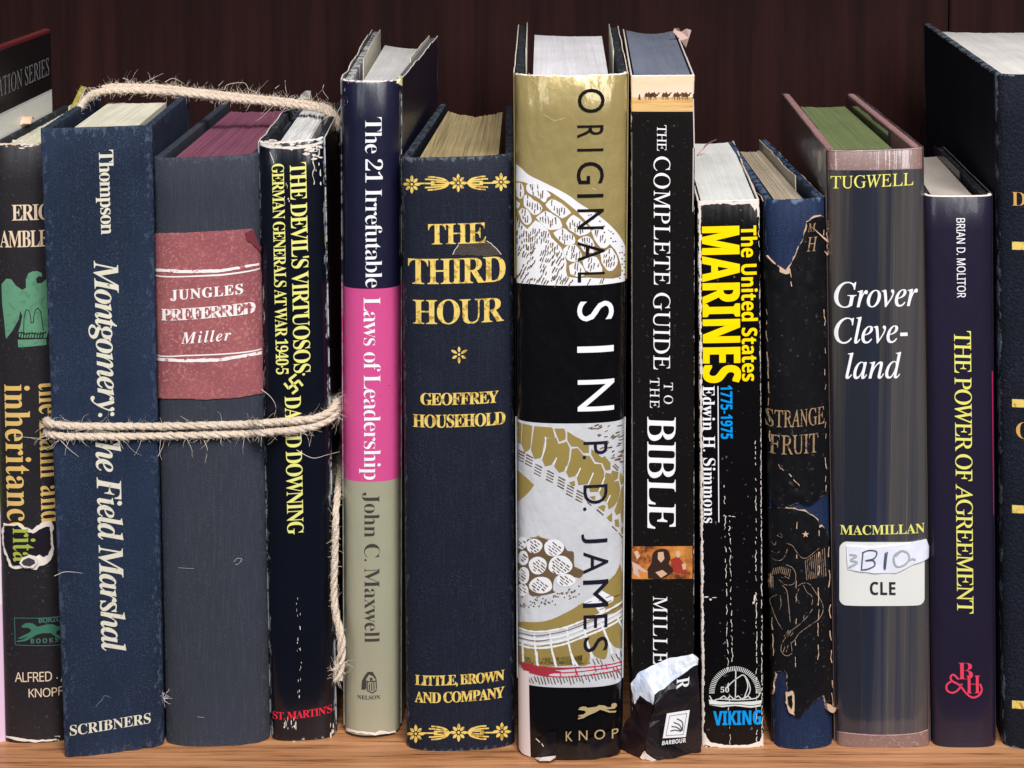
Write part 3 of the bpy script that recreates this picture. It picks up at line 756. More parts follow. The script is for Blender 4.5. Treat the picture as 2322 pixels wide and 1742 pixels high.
CELLS = [KJ(185,330, 240,310, 340,320, 470,430, 490,460, 450,490, 430,530, 400,540, 300,470, 200,420), KJ(66,300, 130,310, 160,380, 150,470, 110,500, 66,460), KJ(150,500, 190,445, 280,520, 350,560, 385,620, 350,690, 280,700, 210,640, 160,590),
 KJ(90,660, 130,625, 200,640, 245,730, 250,790, 190,835, 130,770), KJ(310,740, 370,690, 430,655, 560,720, 620,790, 630,860, 560,890, 470,890, 390,830), KJ(425,570, 500,500, 620,560, 740,660, 720,700, 640,745, 560,700, 470,630),
 KJ(680,810, 720,750, 780,700, 880,780, 980,880, 970,930, 860,970, 790,930, 720,880), KJ(525,930, 590,890, 655,870, 720,920, 790,980, 790,1060, 720,1085, 640,1060, 570,1000), KJ(830,1020, 900,980, 980,980, 1040,1070, 1050,1160, 980,1180, 900,1150),
 KJ(645,1140, 700,1090, 800,1080, 860,1160, 880,1250, 800,1290, 720,1280, 670,1220), KJ(1110,1190, 1180,1150, 1250,1120, 1310,1220, 1325,1320, 1260,1400, 1190,1390, 1130,1300), KJ(890,1280, 960,1230, 1060,1230, 1120,1330, 1130,1410, 1040,1440, 930,1400),
 KJ(720,1340, 780,1310, 850,1300, 920,1400, 910,1460, 820,1480, 740,1440), KJ(1000,900, 1080,880, 1180,960, 1230,1060, 1190,1110, 1110,1110, 1040,1010), KJ(66,520, 110,560, 90,620, 66,610)]
b.patch([jag(sm2(c+[c[0]], 2)[:-1], .8, 6, k, True) for k, c in enumerate(CELLS)], WHJ, 'scale_cells', 0.00016)
net = [OLB]
allnet = [p for l in net for p in l]
ch = []
for k, c in enumerate(CELLS):
    xs = [p[0] for p in c]; ys = [p[1] for p in c]; x = min(xs)+4
    while x < max(xs)-2:
        y = min(ys)+2
        while y < max(ys)-4:
            L_ = rr.uniform(7, 17); q0, q1 = (x, y), (x+rr.uniform(-1.5, 1.5)-(2 if k > 8 else 0), y+L_)
            if inside(q0, c) and inside(q1, c) and rr.random() < .88: ch.append([q0, ((q0[0]+q1[0])/2+rr.uniform(-1, 1), (q0[1]+q1[1])/2), q1])
            y += L_+rr.uniform(2, 5)
        x += 5.6
b.stroke(ch, 2.4, BRJ, 'scale_hatching', 0.0002, .4)
dashes = []
regA = [(1172,388)]+[(x-3, y+7) for x, y in edgeW]+[(1418,630),(1300,640),(1172,634)]
x = 1174
while x < 1420:
    y = 380+rr.uniform(0, 10)
    while y < 640:
        dd = 0 if (not inside((x, y), regA) or inside((x, y), OLB) or inside((x, y+14), OLB)) else 9
        if dd > 7:
            wave = noise.noise(Vector((x/22, y/26, 1)))
            edge = min(math.dist((x, y), q) for q in edgeW)
            if edge < 26:
                if rr.random() < .75: dashes.append([(x, y), (x+2.4, y+1.8)])
            elif wave > -0.22:
                L_ = rr.uniform(6, 15); s_ = rr.uniform(-.25, .1)-(.35 if y > 560 else 0)
                dashes.append([(x, y), (x+s_*L_*.5+rr.uniform(-.7, .7), y+L_*.5), (x+s_*L_, y+L_)])
        y += rr.uniform(12, 19)
    x += 5.0
b.stroke(dashes, 2.5, BRJ, 'scale_hatching', 0.00014, .4)
# middle field: olive scales
scales = [KL(80,85, 130,110, 120,370, 80,340), KL(140,110, 262,140, 240,420, 205,455, 165,465, 128,370), KL(285,145, 500,160, 520,180, 545,290, 430,290, 425,270, 385,500, 370,540, 290,560, 245,440),
          KL(440,300, 560,290, 590,370, 690,340, 730,420, 720,560, 680,700, 600,730, 535,650, 560,540, 500,630, 420,650, 385,560), KL(535,175, 660,175, 680,230, 675,310, 600,340),
          KL(700,210, 790,270, 850,300, 910,330, 970,370, 970,480, 900,480, 830,400, 750,400, 700,320), KL(755,430, 830,420, 900,510, 980,520, 1040,620, 1120,620, 1160,720, 1160,820, 1100,960, 1060,970, 985,970, 960,870, 840,885, 820,800, 860,680, 800,770, 720,790, 685,720, 740,560),
          KL(1000,430, 1060,480, 1130,540, 1170,520, 1240,610, 1240,690, 1180,700, 1140,610, 1050,590, 1000,500), KL(1180,730, 1240,740, 1290,840, 1340,830, 1360,940, 1330,1080, 1280,1150, 1215,1190, 1200,1100, 1150,1080, 1100,980, 1150,880),
          KL(1260,700, 1340,720, 1330,800, 1290,830, 1245,740), KL(1380,900, 1430,900, 1435,960, 1420,1100, 1370,1230, 1310,1260, 1290,1200, 1330,1090), KL(1430,1130, 1440,1300, 1430,1350, 1380,1350, 1365,1250, 1410,1130), KL(1360,720, 1410,780, 1410,860, 1370,880, 1350,800),
          KL(1080,1160, 1150,1130, 1180,1150, 1160,1220), KL(1190,1290, 1260,1230, 1260,1340, 1230,1340), KL(1290,1320, 1340,1310, 1350,1410, 1300,1400), KL(1370,1420, 1420,1400, 1410,1500, 1380,1480), KL(720,850, 790,830, 800,890, 760,900), KL(980,1030, 1050,1020, 1050,1070, 1010,1060),
          KL(80,690, 130,740, 200,800, 285,880, 230,960, 80,1080)]
b.patch(scales, GLJ, 'olive_scales', 0.0001)
b.stroke([sm2(l) for l in (KL(425,280, 425,400, 375,560), KL(565,540, 530,630), KL(690,650, 670,710), KL(865,670, 815,780), KL(1025,730, 960,880), KL(1165,790, 1095,960), KL(1235,1010, 1190,1110))], 2.6, WHJ, 'scale_gap', 0.0002)
md = []
for base in (KL(90,440), KL(190,500), KL(300,620), KL(450,700), KL(590,780), KL(700,880), KL(820,950)):
    x, y = base[0]
    for k in range(4): md.append([(x+k*-1.0, y+k*6.5), (x+15-k, y+8+k*6.5)])
for k in range(70):
    x, y = rr.uniform(1330, 1420), rr.uniform(966, 1050)
    if (x-1290)*0.75+960 > y-10: md.append([(x, y), (x+rr.uniform(4, 12), y-rr.uniform(1, 5))])
md += [KL(1270,640, 1330,700), KL(1290,620, 1340,670), KL(1070,1190, 1150,1260), KL(1260,1400, 1320,1460), KL(1340,1480, 1390,1540), KL(1420,1550, 1450,1620), KL(950,1100, 1000,1140)]
b.stroke(md, 2.5, BRJ, 'scale_hatching', 0.00014, .4)
# lower field
b.patch([sm2(KM(85,240, 200,130, 380,110, 460,150, 640,190, 700,270, 780,290, 790,470, 900,520, 850,610, 640,560, 540,620, 520,760, 540,795, 260,840, 200,740, 85,700), 3)], BRJ, 'scale_outline', 0.00012)
CM = [(285,210,100,92), (530,235,125,105), (150,360,66,92), (330,455,112,112), (610,450,150,120), (155,580,72,108), (370,700,145,105), (135,175,60,78), (140,760,70,80), (680,640,120,80)]
cells2 = [[KM(cx_+rx*math.cos(a)*(1+.06*math.sin(3*a+cx_)), cy_+ry*math.sin(a))[0] for a in [k_*math.pi/9 for k_ in range(18)]] for cx_, cy_, rx, ry in CM]
b.patch([[(max(1173, x), y) for x, y in c] for c in cells2], WHJ, 'scale_cells', 0.00016)
b.patch([KM(220,105, 300,95, 340,78, 380,105, 470,125, 410,180, 390,260, 370,150, 320,115), KM(800,470, 900,520, 860,620, 830,560)], GLJ, 'olive_scales', 0.0001)
d2 = []
for c in cells2:
    xs = [p[0] for p in c]; ys = [p[1] for p in c]; y = min(ys)-8
    while y < max(ys):
        x = max(1175, min(xs))
        while x < max(xs):
            L_ = rr.uniform(5, 12); q0, q1 = (x, y+(x-min(xs))*.7), (x+L_*.8, y+(x-min(xs))*.7+L_*.7)
            if inside(q0, c) and inside(q1, c): d2.append([q0, q1])
            x += L_*.8+rr.uniform(2, 4)
        y += 7.2
for k in range(60):
    x = rr.uniform(100, 850); y = 880+rr.uniform(-60, 90)-max(0, x-500)*.35; d2.append(KM(x, y, x+14, y+12-rr.random()*20))
b.stroke(d2, 2.5, BRJ, 'scale_hatching', 0.0002, .4)
b.patch([sm2(KM(85,1150, 300,1165, 500,1130, 750,1010, 900,920, 1050,900, 1200,860, 1240,850, 1440,800, 1440,1000, 1200,1070, 900,1170, 700,1240, 400,1290, 200,1270, 85,1215), 3), KM(1360,430, 1445,560, 1445,800, 1280,860, 1130,760, 1220,640, 1300,560)], GLJ, 'olive_swoosh', 0.0001)
b.patch([KM(900,920, 1150,780, 1280,850, 1270,900, 1150,960, 1180,1000, 1120,1070, 1040,960)], WHJ, 'white_spray', 0.00013)
b.stroke([KM(x, y, x+70, y-28) for x, y in ((930,930),(960,960),(1090,900),(1130,960),(1180,920),(1100,1010),(1060,960),(1180,860))], 1.5, BRJ, 'scale_hatching', 0.00017, .4)
b.patch([sm2(KM(90,1420, 140,1435, 300,1470, 480,1440, 700,1400, 950,1300, 1160,1190, 1330,1110, 1445,1030, 1445,1150, 1440,1330, 1380,1480, 1290,1475, 1220,1400, 1200,1560, 1160,1630, 1040,1590, 990,1500, 950,1700, 700,1700, 90,1690), 3),
         KN(190,20, 900,20, 960,120, 700,140, 400,150, 240,130, 195,90)], GLJ, 'olive_lobes', 0.0001)
wl = []
for o_ in (1235, 1330, 1390, 1440): wl.append(sm2(KM(90,o_+0, 200,o_+38, 320,o_+50, 480,o_+38, 680,o_-5, 900,o_-90, 1100,o_-170, 1300,o_-270, 1440,o_-370)))
b.stroke(wl, 4.2, WHJ, 'white_bands', 0.00013, .35)
b.stroke([sm2(KM(85,1290, 300,1335, 500,1310, 700,1265, 900,1190, 1150,1080, 1440,900)), sm2(KM(85,1355, 300,1400, 480,1380))], 1.6, BRJ, 'scale_hatching', 0.00018)
b.stroke([sm2(l) for l in (KM(140,1400, 145,1560, 150,1660), KM(285,1320, 300,1500, 325,1700), KM(480,1300, 500,1480, 550,1700), KM(690,1240, 720,1450, 780,1700), KM(900,1220, 960,1450, 1010,1610), KM(1120,1180, 1210,1400, 1260,1560), KM(1320,1100, 1410,1300, 1400,1470))]
         +[KN(368,-10, 375,90, 400,190), KN(540,-10, 570,90, 590,190), KN(740,-10, 780,90, 820,150)], 4.4, WHJ, 'white_bands', 0.00014, .3)
REDI = ink('cherry_ink', (188, 32, 70), rough=.3)
b.patch([KN(195,110, 270,130, 420,160, 700,165, 840,150, 860,165, 560,190, 640,205, 500,235, 520,262, 440,250, 340,225, 230,190)], ink('rust_ink', (150, 52, 56)), 'red_brush_print', 0.00016)
b.stroke([sm2(KN(195,100, 400,150, 700,165, 1000,150, 1200,120, 1350,80)), sm2(KN(200,150, 400,205, 700,215, 1000,185, 1200,155, 1350,115)), sm2(KN(250,200, 450,250, 720,262, 1000,235, 1200,200, 1350,150))], 2.3, REDI, 'red_brush_print', 0.00018, .2)
b.stroke([KN(x, y, x+18, y+rr.uniform(50, 80)) for x, y in ((790,170),(800,190),(620,200),(1000,140),(1070,130),(1120,120),(1200,150),(1240,140))], 2.0, REDI, 'red_brush_print', 0.0002)
b.stroke([KN(x, 262-max(0, x-700)*.12+rr.uniform(-14, 10), x+26, 330-max(0, x-700)*.12+rr.uniform(-20, 20)) for x in range(210, 1340, 34)], 2.0, BRJ, 'scale_hatching', 0.0002, .3)
b.stroke([KN(x, y, x+30, y+60) for x, y in ((980,70),(1020,60),(1060,70),(1180,30),(1230,10),(1280,-10),(1330,-20),(1260,50),(1300,30))], 1.8, BRJ, 'scale_hatching', 0.0002, .3)
b.letters([(c, *v) for c, v in (('O', (1310,201,1371,256)), ('R', (1309,284,1368,313)), ('I', (1309,337,1368,343)), ('G', (1308,367,1369,417)), ('I', (1309,440,1368,448)), ('N', (1309,474,1369,520)), ('A', (1310,548,1371,592)), ('L', (1310,617,1371,640)))], ink('black_ink', (22, 18, 20), rough=.3), 'title_lettering', style='round', off=0.00024)
b.letters([('S', 1309,683,1391,728), ('I', 1309,785,1391,799), ('N', 1310,861,1392,932)], WHITEINK, 'title_lettering', style='round', off=0.0002)
b.letters([(c, *v) for c, v in (('P', (1323,1001,1377,1030)), ('D', (1323,1099,1377,1142)), ('J', (1318,1210,1377,1231)), ('A', (1323,1251,1379,1300)), ('M', (1322,1315,1379,1377)), ('E', (1323,1394,1377,1425)), ('S', (1323,1444,1378,1478)))], INKJ, 'author_lettering', style='round', off=0.00024)
b.patch([[(x+4*math.cos(t), y+4*math.sin(t)) for t in [k*math.pi/5 for k in range(10)]] for x, y in ((1325,1037),(1326,1154))], INKJ, 'author_lettering', 0.00024)
TAN = ink('tan_ink', (178, 158, 116), rough=.35)
b.letters([('K', 1283,1654,1298,1676), ('N', 1312,1652,1331,1674), ('O', 1346,1650,1369,1672), ('P', 1383,1648,1396,1669)], TAN, 'publisher_lettering', style='round', rot=False, off=0.0016)
b.patch(KN(820,600, 838,575, 870,565, 905,568, 918,580, 960,575, 1010,568, 1040,550, 1095,555, 1130,575, 1165,572, 1165,545, 1180,530, 1210,532, 1218,560, 1195,590, 1150,595, 1110,595, 1150,615, 1212,612, 1205,632, 1140,632, 1090,612, 1050,600, 1000,630, 930,660, 880,690, 822,705, 815,692, 860,675, 820,672, 825,660, 880,650, 905,625, 890,612, 850,605), TAN, 'dog_emblem', 0.0016)
b.patch([[(1176,1512),(1200,1522),(1201,1600),(1204,1716),(1186,1708),(1178,1696)]], surface('pink_white_paper', (222, 204, 200), var=.06, rough=.5), 'white_strip', 0.0003)
cr = glossy('black_crease', (16, 13, 20), rough=0.25)
b.patch([jag(KN(460,920, 500,860, 580,840, 600,1000, 560,1110, 500,1030), 1, 8, 2, True), jag(KN(900,940, 1180,840, 1250,900, 1250,1090, 980,1110), 1, 8, 3, True)], cr, 'crumpled_fold', 0.0006, wob=0.0004)
b.stroke([KN(370,925, 410,965), KN(430,980, 450,1010)], 1.8, PAPER, 'crease_line', 0.0009)
b.stroke([sm2(l) for l in (KD(1235,470, 1290,530, 1330,580, 1320,690), KD(1340,470, 1330,520, 1340,560), KD(1240,460, 1300,500), KD(1350,540, 1400,560, 1450,545), KD(1600,470, 1650,540, 1700,520), KD(1790,470, 1740,520, 1800,510), KD(1340,720, 1400,755, 1470,740), KD(1640,1180, 1660,1192))], 1.1, surface('pale_gold_crease', (206, 190, 130), rough=.3), 'crease_line', 0.0001, .5)
# scrap of jacket peeling off at its foot
V = [on_y(p, -0.010-0.004*(i % 2)) for i, p in enumerate(KN(355,1225, 400,1170, 430,1140, 575,1125, 580,1140, 520,1170, 420,1210))]
for v in V: v.z = max(v.z, 0.0006)
link_mesh('peeling_scrap', V, [tuple(range(len(V)))], PAPER, b.root).modifiers.new('s', 'SOLIDIFY').thickness = 0.0004

# --- 9. Bible guide paperback
b = Book('paperback_book', 'tall black paperback with camel picture strip at top and torn crumpled foot',
         (1430, 172), (1575, 171), (1433, 1688), (1573, 1688), 0.0016, 7)
BK = glossy('black_cover', (19, 16, 16), var=0.15, rough=0.3, spec=.3, wear=((226, 214, 206), 0.022, 420, 0.9), speck=((80, 76, 80), 700, 0.68, 0.03, .6))
b.setback((1412, 66), (1533, 68), drop=0.0003, inset=0.0008)
b.spine(BK, 'spine', rag=0.0004, thick=0.0006, rim=PAPER); b.slab('L', 0.0006, BK, 'cover', rim=PAPER, rag=0.0002); b.slab('R', 0.0006, BK, 'cover', rim=PAPER, rag=0.0002)
b.block(pages('blue_grey_pages', (116, 122, 140), dark=(74, 82, 102), amt=0.3), th=0.0007, gap=0.0010, wav=0.0001, dip=0.0012)
b.patch([(1431,173),(1574,172),(1573,221),(1432,221)], surface('peach_sky_print', (232, 200, 166), var=.08, rough=.4, streak=((238, 214, 200), (30, 30, 200), .5, .1, .6)), 'picture_strip')
b.patch([(1432,221.3),(1573,221.3),(1573,253),(1432,253)], surface('sand_print', (222, 180, 118), var=.12, vs=(40, 40, 300), rough=.4, streak=((170, 112, 52), (40, 40, 600), .55, .08, .7)), 'picture_strip')
def camel(x, y, k):
    return [[(x+k*a, y+k*c) for a, c in ((0,0),(2,-5),(5,-9),(8,-6),(11,-11),(14,-6),(17,-4),(20,-8),(23,-9),(25,-7),(22,-6),(20,-1),(16,1),(16,9),(14.6,9),(14,3),(12,2),(11,9),(9.6,9),(10,2),(5,2),(4,9),(2.6,9),(3,2),(1,1),(0,6),(-1,6))]]
cm = []
for x in (1461, 1473, 1500, 1526, 1545): cm += camel(x, 218, 0.95)
cm += [[(1447,226),(1449,214),(1451,213),(1453,226)], [(1571,213),(1573,213),(1573,224),(1570,224)]]
b.patch(cm, ink('camel_ink', (84, 54, 34)), 'camel_print', 0.00014)
b.letters([('THE', 1490, 284, 1511, 342)], WHITEINK, 'title_lettering', style='serif')
b.letters([('COMPLETE', 1482, 355, 1520, 646)], WHITEINK, 'title_lettering', style='serif')
b.letters([('GUIDE', 1481, 664, 1520, 838)], WHITEINK, 'title_lettering', style='serif')
b.letters([('TO', 1505, 868, 1526, 916)], WHITEINK, 'title_lettering', style='serif')
b.letters([('THE', 1474, 857, 1495, 925)], WHITEINK, 'title_lettering', style='serif')
b.letters([('BIBLE', 1468, 946, 1532, 1198)], WHITEINK, 'title_lettering', style='serif', fat=0.004)
b.letters([('MILLE', 1481, 1352, 1513, 1506)], WHITEINK, 'author_lettering', style='serif')
pic = surface('painted_figures_print', (186, 108, 52), var=.35, vs=(160,)*3, rough=.4, streak=((70, 30, 24), (260, 260, 260), .54, .08, .9), fade=((226, 150, 70), (90, 90, 120), .58, .1, .8))
b.patch([(1432,1238),(1570,1238),(1570,1312),(1432,1312)], pic, 'picture_strip')
b.patch([sm2(KF(1985,410, 2010,370, 2020,310, 2060,285, 2110,290, 2130,340, 2120,380, 2150,420, 2080,470, 1990,470))], ink('figure_dark', (52, 32, 26)), 'figure_print', 0.00012)
b.patch([KF(2052,305, 2085,302, 2092,345, 2070,370, 2050,345)], ink('figure_skin', (206, 170, 140)), 'figure_print', 0.00016)
b.patch([KF(1885,360, 1930,385, 1990,430, 1960,430, 1925,410, 1940,470, 1900,440)], ink('figure_sleeve', (200, 170, 160)), 'figure_print', 0.00014)
b.patch([KF(2160,300, 2185,295, 2195,320, 2180,340, 2165,330), KF(1900,300, 1925,295, 1940,330, 1920,350), KF(2035,430, 2080,415, 2110,440, 2070,465), KF(2200,380, 2225,370, 2228,410, 2208,415)], bpy.data.materials['figure_skin'], 'figure_print', 0.00018)
b.patch([KF(2130,350, 2180,330, 2230,400, 2225,440, 2150,430)], ink('figure_red', (158, 52, 40)), 'figure_print', 0.00014)
b.stroke([[(1571,180),(1574,335)], [(1572,336),(1571,480)]], 2.2, surface('pale_side', (206, 190, 184), rough=.5), 'worn_edge', 0.00012, .3)
b.stroke([[(1433,300),(1434,1240)]], 1.2, surface('rubbed_edge', (130, 122, 122), rough=.5), 'worn_edge', 0.00012, .6)
# crumpled torn foot, folded paper standing proud of the spine
def facets(bk, pts, faces, mats, mi, name):
    y0 = min(bk.P[0].y, bk.P[1].y); V = [on_y(p[0], y0-p[1]) for p in pts]
    for v in V: v.z = max(v.z, 0.0002)
    o = link_mesh(name, V, faces, mats, bk.root, midx=mi)
    bm = bmesh.new(); bm.from_mesh(o.data); bmesh.ops.triangulate(bm, faces=bm.faces[:])
    bmesh.ops.subdivide_edges(bm, edges=bm.edges[:], cuts=3, use_grid_fill=True)
    for v in bm.verts:
        w = v.co+bk.root.location
        v.co.y -= 0.0011*noise.noise(w*120)+0.0007*noise.noise(w*350)
        if len(v.link_faces) < 4: v.co += Vector((noise.noise(w*500)*.0005, 0, noise.noise(w*500+Vector((9, 9, 9)))*.0005))
    bmesh.ops.recalc_face_normals(bm, faces=bm.faces[:]); bm.to_mesh(o.data); bm.free()
    o.modifiers.new('s', 'SOLIDIFY').thickness = 0.00035
    return o
kn = lambda x, y: KN(x, y)[0]
TW = surface('torn_white_back', (214, 218, 228), var=.14, vs=(260,)*3, rough=.75, bump=((350, 350, 350), .5, .001), second=((190, 200, 222), (120,)*3, .55, .06))
BKC = glossy('crumpled_black_cover', (27, 23, 27), rough=.3, bump=((110, 110, 60), .5, .002)); MAR = glossy('maroon_black_cover', (32, 18, 22), rough=.4)
P_ = [(kn(1395,345), .002), (kn(1500,210), .003), (kn(1740,92), .004), (kn(1900,48), .005), (kn(2075,5), .006), (kn(2130,60), .007), (kn(2125,140), .0075), (kn(2000,215), .008), (kn(1850,335), .009), (kn(1662,460), .010), (kn(1640,560), .010), (kn(1495,480), .006), (kn(1435,570), .004)]
facets(b, P_, [(0, 1, 11, 12), (1, 2, 9, 10, 11), (2, 3, 8, 9), (3, 4, 5, 6, 7, 8)], [TW], [0]*4, 'torn_paper_flap')
P_ = [(kn(1495,480), .0062), (kn(1640,560), .0102), (kn(1560,900), .012), (kn(1545,1080), .012), (kn(1500,1150), .011), (kn(1270,1022), .003), (kn(1290,840), .003), (kn(1380,705), .003), (kn(1440,570), .004)]
facets(b, P_, [(0, 1, 2, 7, 8), (2, 3, 4, 5, 6, 7)], [MAR], [0, 0], 'crumpled_cover_fold')
P_ = [(kn(1662,460), .0102), (kn(1850,335), .0092), (kn(2000,215), .0082), (kn(2125,130), .0077), (kn(2150,520), .007), (kn(2160,1095), .006), (kn(2000,1120), .008), (kn(1820,1188), .011), (kn(1668,1185), .012), (kn(1560,1085), .0122), (kn(1562,900), .0122), (kn(1640,640), .011)]
facets(b, P_, [(0, 1, 4, 11), (1, 2, 3, 4), (11, 4, 5, 10), (10, 5, 6, 7, 8, 9)], [BKC], [0]*4, 'crumpled_cover_fold')
P_ = [(kn(1500,1150), .0118), (kn(1550,1078), .0125), (kn(1572,1120), .0125), (kn(1672,1188), .0125), (kn(1600,1184), .0122), (kn(1530,1172), .012)]
facets(b, P_, [(0, 1, 2, 5), (2, 3, 4, 5)], [PAPER], [0, 0], 'torn_paper_flap')
def flapsheet(bk, polys, d, mat, name):
    y0 = min(bk.P[0].y, bk.P[1].y); V = []; Fc = []
    for pl in polys:
        n0 = len(V); V += [on_y(p, y0-d) for p in pl]; Fc += [tuple(n0+i for i in t) for t in tessellate_polygon([[Vector((p[0], -p[1], 0)) for p in pl]])]
    return link_mesh(name, V, Fc, mat, bk.root)
flapsheet(b, [KN(1790,665, 2040,625, 1995,920, 1745,935)], 0.0145, WHITEINK, 'publisher_logo')
G2 = ink('grey_line', (70, 70, 74))
def lineq(ls, w):
    out = []
    for ln in ls:
        for i in range(len(ln)-1):
            a, c = Vector(ln[i]), Vector(ln[i+1]); d = c-a
            if d.length < .01: continue
            p = Vector((-d.y, d.x)).normalized()*w/2; out.append([tuple(a+p), tuple(c+p), tuple(c-p), tuple(a-p)])
    return out
flapsheet(b, lineq([KN(1822,690, 2008,662, 1970,893, 1780,905, 1822,690)], .8)+lineq([sm2(l) for l in (KN(1900,720, 1960,760, 1960,850), KN(1865,760, 1930,790, 1955,850), KN(1840,805, 1900,815, 1950,855), KN(1830,855, 1880,845, 1945,858))], 2.2), 0.0147, G2, 'publisher_logo')
def flaptext(bk, txt, quad, d, mat, style):
    vs, fs = text_mesh(txt, style, None, 'scale'); y0 = min(bk.P[0].y, bk.P[1].y)
    A, B_, C_, D_ = [Vector(q) for q in quad]
    V = [on_y(tuple((A*(1-x)+B_*x)*(1-y)+(D_*(1-x)+C_*x)*y), y0-d) for x, y in vs]
    return link_mesh('publisher_lettering', V, [tuple(f) for f in fs], mat, bk.root)
flaptext(b, 'BARBOUR', KN(1735,1010, 1998,980, 1998,930, 1742,965), 0.0146, WHITEINK, 'sansb')
flaptext(b, 'R', KN(2020,285, 1900,430, 1900,310, 2020,190)[0:0] or KN(1900,290, 1895,400, 2030,385, 2035,260), 0.0125, WHITEINK, 'serifb')

V = [on_y(p, b.T[1].y+.125+.002*(i % 2)) for i, p in enumerate(KG(10,200, 20,178, 45,175, 60,200, 95,180, 125,190, 110,240, 92,300, 60,255))]
link_mesh('curled_corner', V, [tuple(range(len(V)))], surface('pale_card', (190, 160, 152), rough=.8), b.root).modifiers.new('s', 'SOLIDIFY').thickness = 0.0004

# --- 10. Marines paperback
b = Book('paperback_book', 'short worn black paperback with big yellow MARINES lettering and white edge wear',
         (1581, 456), (1721, 452), (1591, 1688), (1731, 1688), 0.0022, 6)
BM = glossy('worn_black_cover', (9, 7, 9), var=0.2, rough=0.3, spec=.3, wear=((232, 222, 212), 0.035, 300, 1.0), speck=((120, 116, 120), 500, 0.70, 0.02, .8))
b.setback((1545, 322), (1664, 319), drop=0.0002, inset=0.001)
b.spine(BM, 'spine', rag=0.0010, thick=0.0007, rim=PAPER, ragb=0.0006); b.slab('L', 0.0007, BM, 'cover', rim=PAPER, rag=0.0004); b.slab('R', 0.0007, BM, 'cover', rim=PAPER, rag=0.0005)
b.block(pages('clean_white_pages', (224, 224, 222), amt=0.18), th=0.0008, gap=0.0012, wav=0.00008)
YEL = ink('bright_yellow_ink', (255, 216, 0), rough=.35); BLU = ink('cyan_blue_ink', (0, 146, 226), rough=.35)
b.letters([('MARINES', 1592, 515, 1679, 866)], YEL, 'title_lettering', style='sansb', fit='scale', fat=0.006)
b.letters([('The United States', 1681, 512, 1718, 864)], YEL, 'title_lettering', style='sansb', fit='scale', fat=0.0012)
b.letters([('1775-1975', 1634, 874, 1661, 995)], BLU, 'subtitle_lettering', style='sansb', fit='scale', fat=0.002)
b.letters([('Edwin H. Simmons', 1594, 875, 1622, 1186)], WHITEINK, 'author_lettering', fit='scale')
b.stroke([[(1628,876),(1630,1184)]], 2.2, WHITEINK, 'printed_rule')
W2 = ink('logo_white', (214, 218, 216), rough=.4)
tk = []
for k in range(42):
    a = math.pi*(k/41); c, s_ = -math.cos(a), math.sin(a); cx_, cy_ = 1667, 1571
    tk.append([(cx_+47*c, cy_-50*s_), (cx_+59*c, cy_-60*s_)])
b.stroke(tk, 1.7, W2, 'ship_logo'); 
b.stroke([sm2(KI(360,1125, 350,1155, 375,1125, 420,1090, 455,1075, 485,1120, 495,1170, 475,1210, 450,1222)), sm2(KI(405,1040, 402,1225)), sm2(KI(455,1075, 470,1100, 480,1150, 460,1210)), sm2(KI(240,1205, 262,1235, 300,1225, 400,1230, 500,1225, 540,1215, 556,1190)), KI(300,1225, 330,1205, 350,1225, 370,1205, 390,1225, 420,1205, 440,1225, 480,1205, 500,1222)], 2.3, W2, 'ship_logo')
b.patch([KI(236,1228, 300,1240, 400,1244, 500,1240, 566,1232, 562,1270, 500,1280, 400,1268, 320,1276, 240,1262)], W2, 'ship_logo')
b.stroke([sm2(KI(240,1258, 320,1262, 400,1256, 500,1264, 564,1254))], 1.2, ink('logo_line', (30, 30, 34)), 'ship_logo', 0.0002)
b.letters([('50', 1634, 1557, 1653, 1570)], W2, 'logo_lettering', rot=False)
b.letters([('VIKING', 1618, 1611, 1725, 1644)], BLU, 'publisher_lettering', rot=False, style='sansb', fit='scale', fat=0.006, slope=2)
ck = crack(1642, 1100, 1655, 1700, 41, 6, 2.2, .6)+crack(1654, 1180, 1660, 1500, 42, 6, 2.2, .6)+crack(1713, 1000, 1716, 1690, 43, 6, 1.6, .55)+crack(1723, 460, 1728, 1690, 44, 5, 1.0, .75)+crack(1718, 470, 1722, 560, 47, 7, 2, .8)+crack(1640, 1170, 1668, 1172, 48, 4, 1, .8)
b.stroke(ck, 1.2, PAPER, 'crease_line', 0.00012, .6)
b.stroke(crack(1587, 470, 1595, 1690, 45, 8, 1.3, 1.0), 4.6, PAPER, 'worn_edge', 0.0001, .6)
b.patch([jag([(1583,455),(1620,456),(1670,457),(1721,453),(1722,500),(1716,470),(1712,478),(1700,461),(1660,464),(1640,462),(1600,464),(1590,466),(1588,500),(1584,495)], 1.3, 6, 5, True), jag([(1592,1686),(1600,1690),(1640,1696),(1690,1698),(1730,1690),(1729,1662),(1724,1680),(1700,1688),(1650,1690),(1610,1682),(1596,1660),(1591,1640)], 1.2, 6, 7, True)]+chips(1600, 1350, 1625, 1375, 3, 7, 9)+chips(1706, 1350, 1714, 1375, 4, 9, 10, True), PAPER, 'worn_edge', 0.00014)
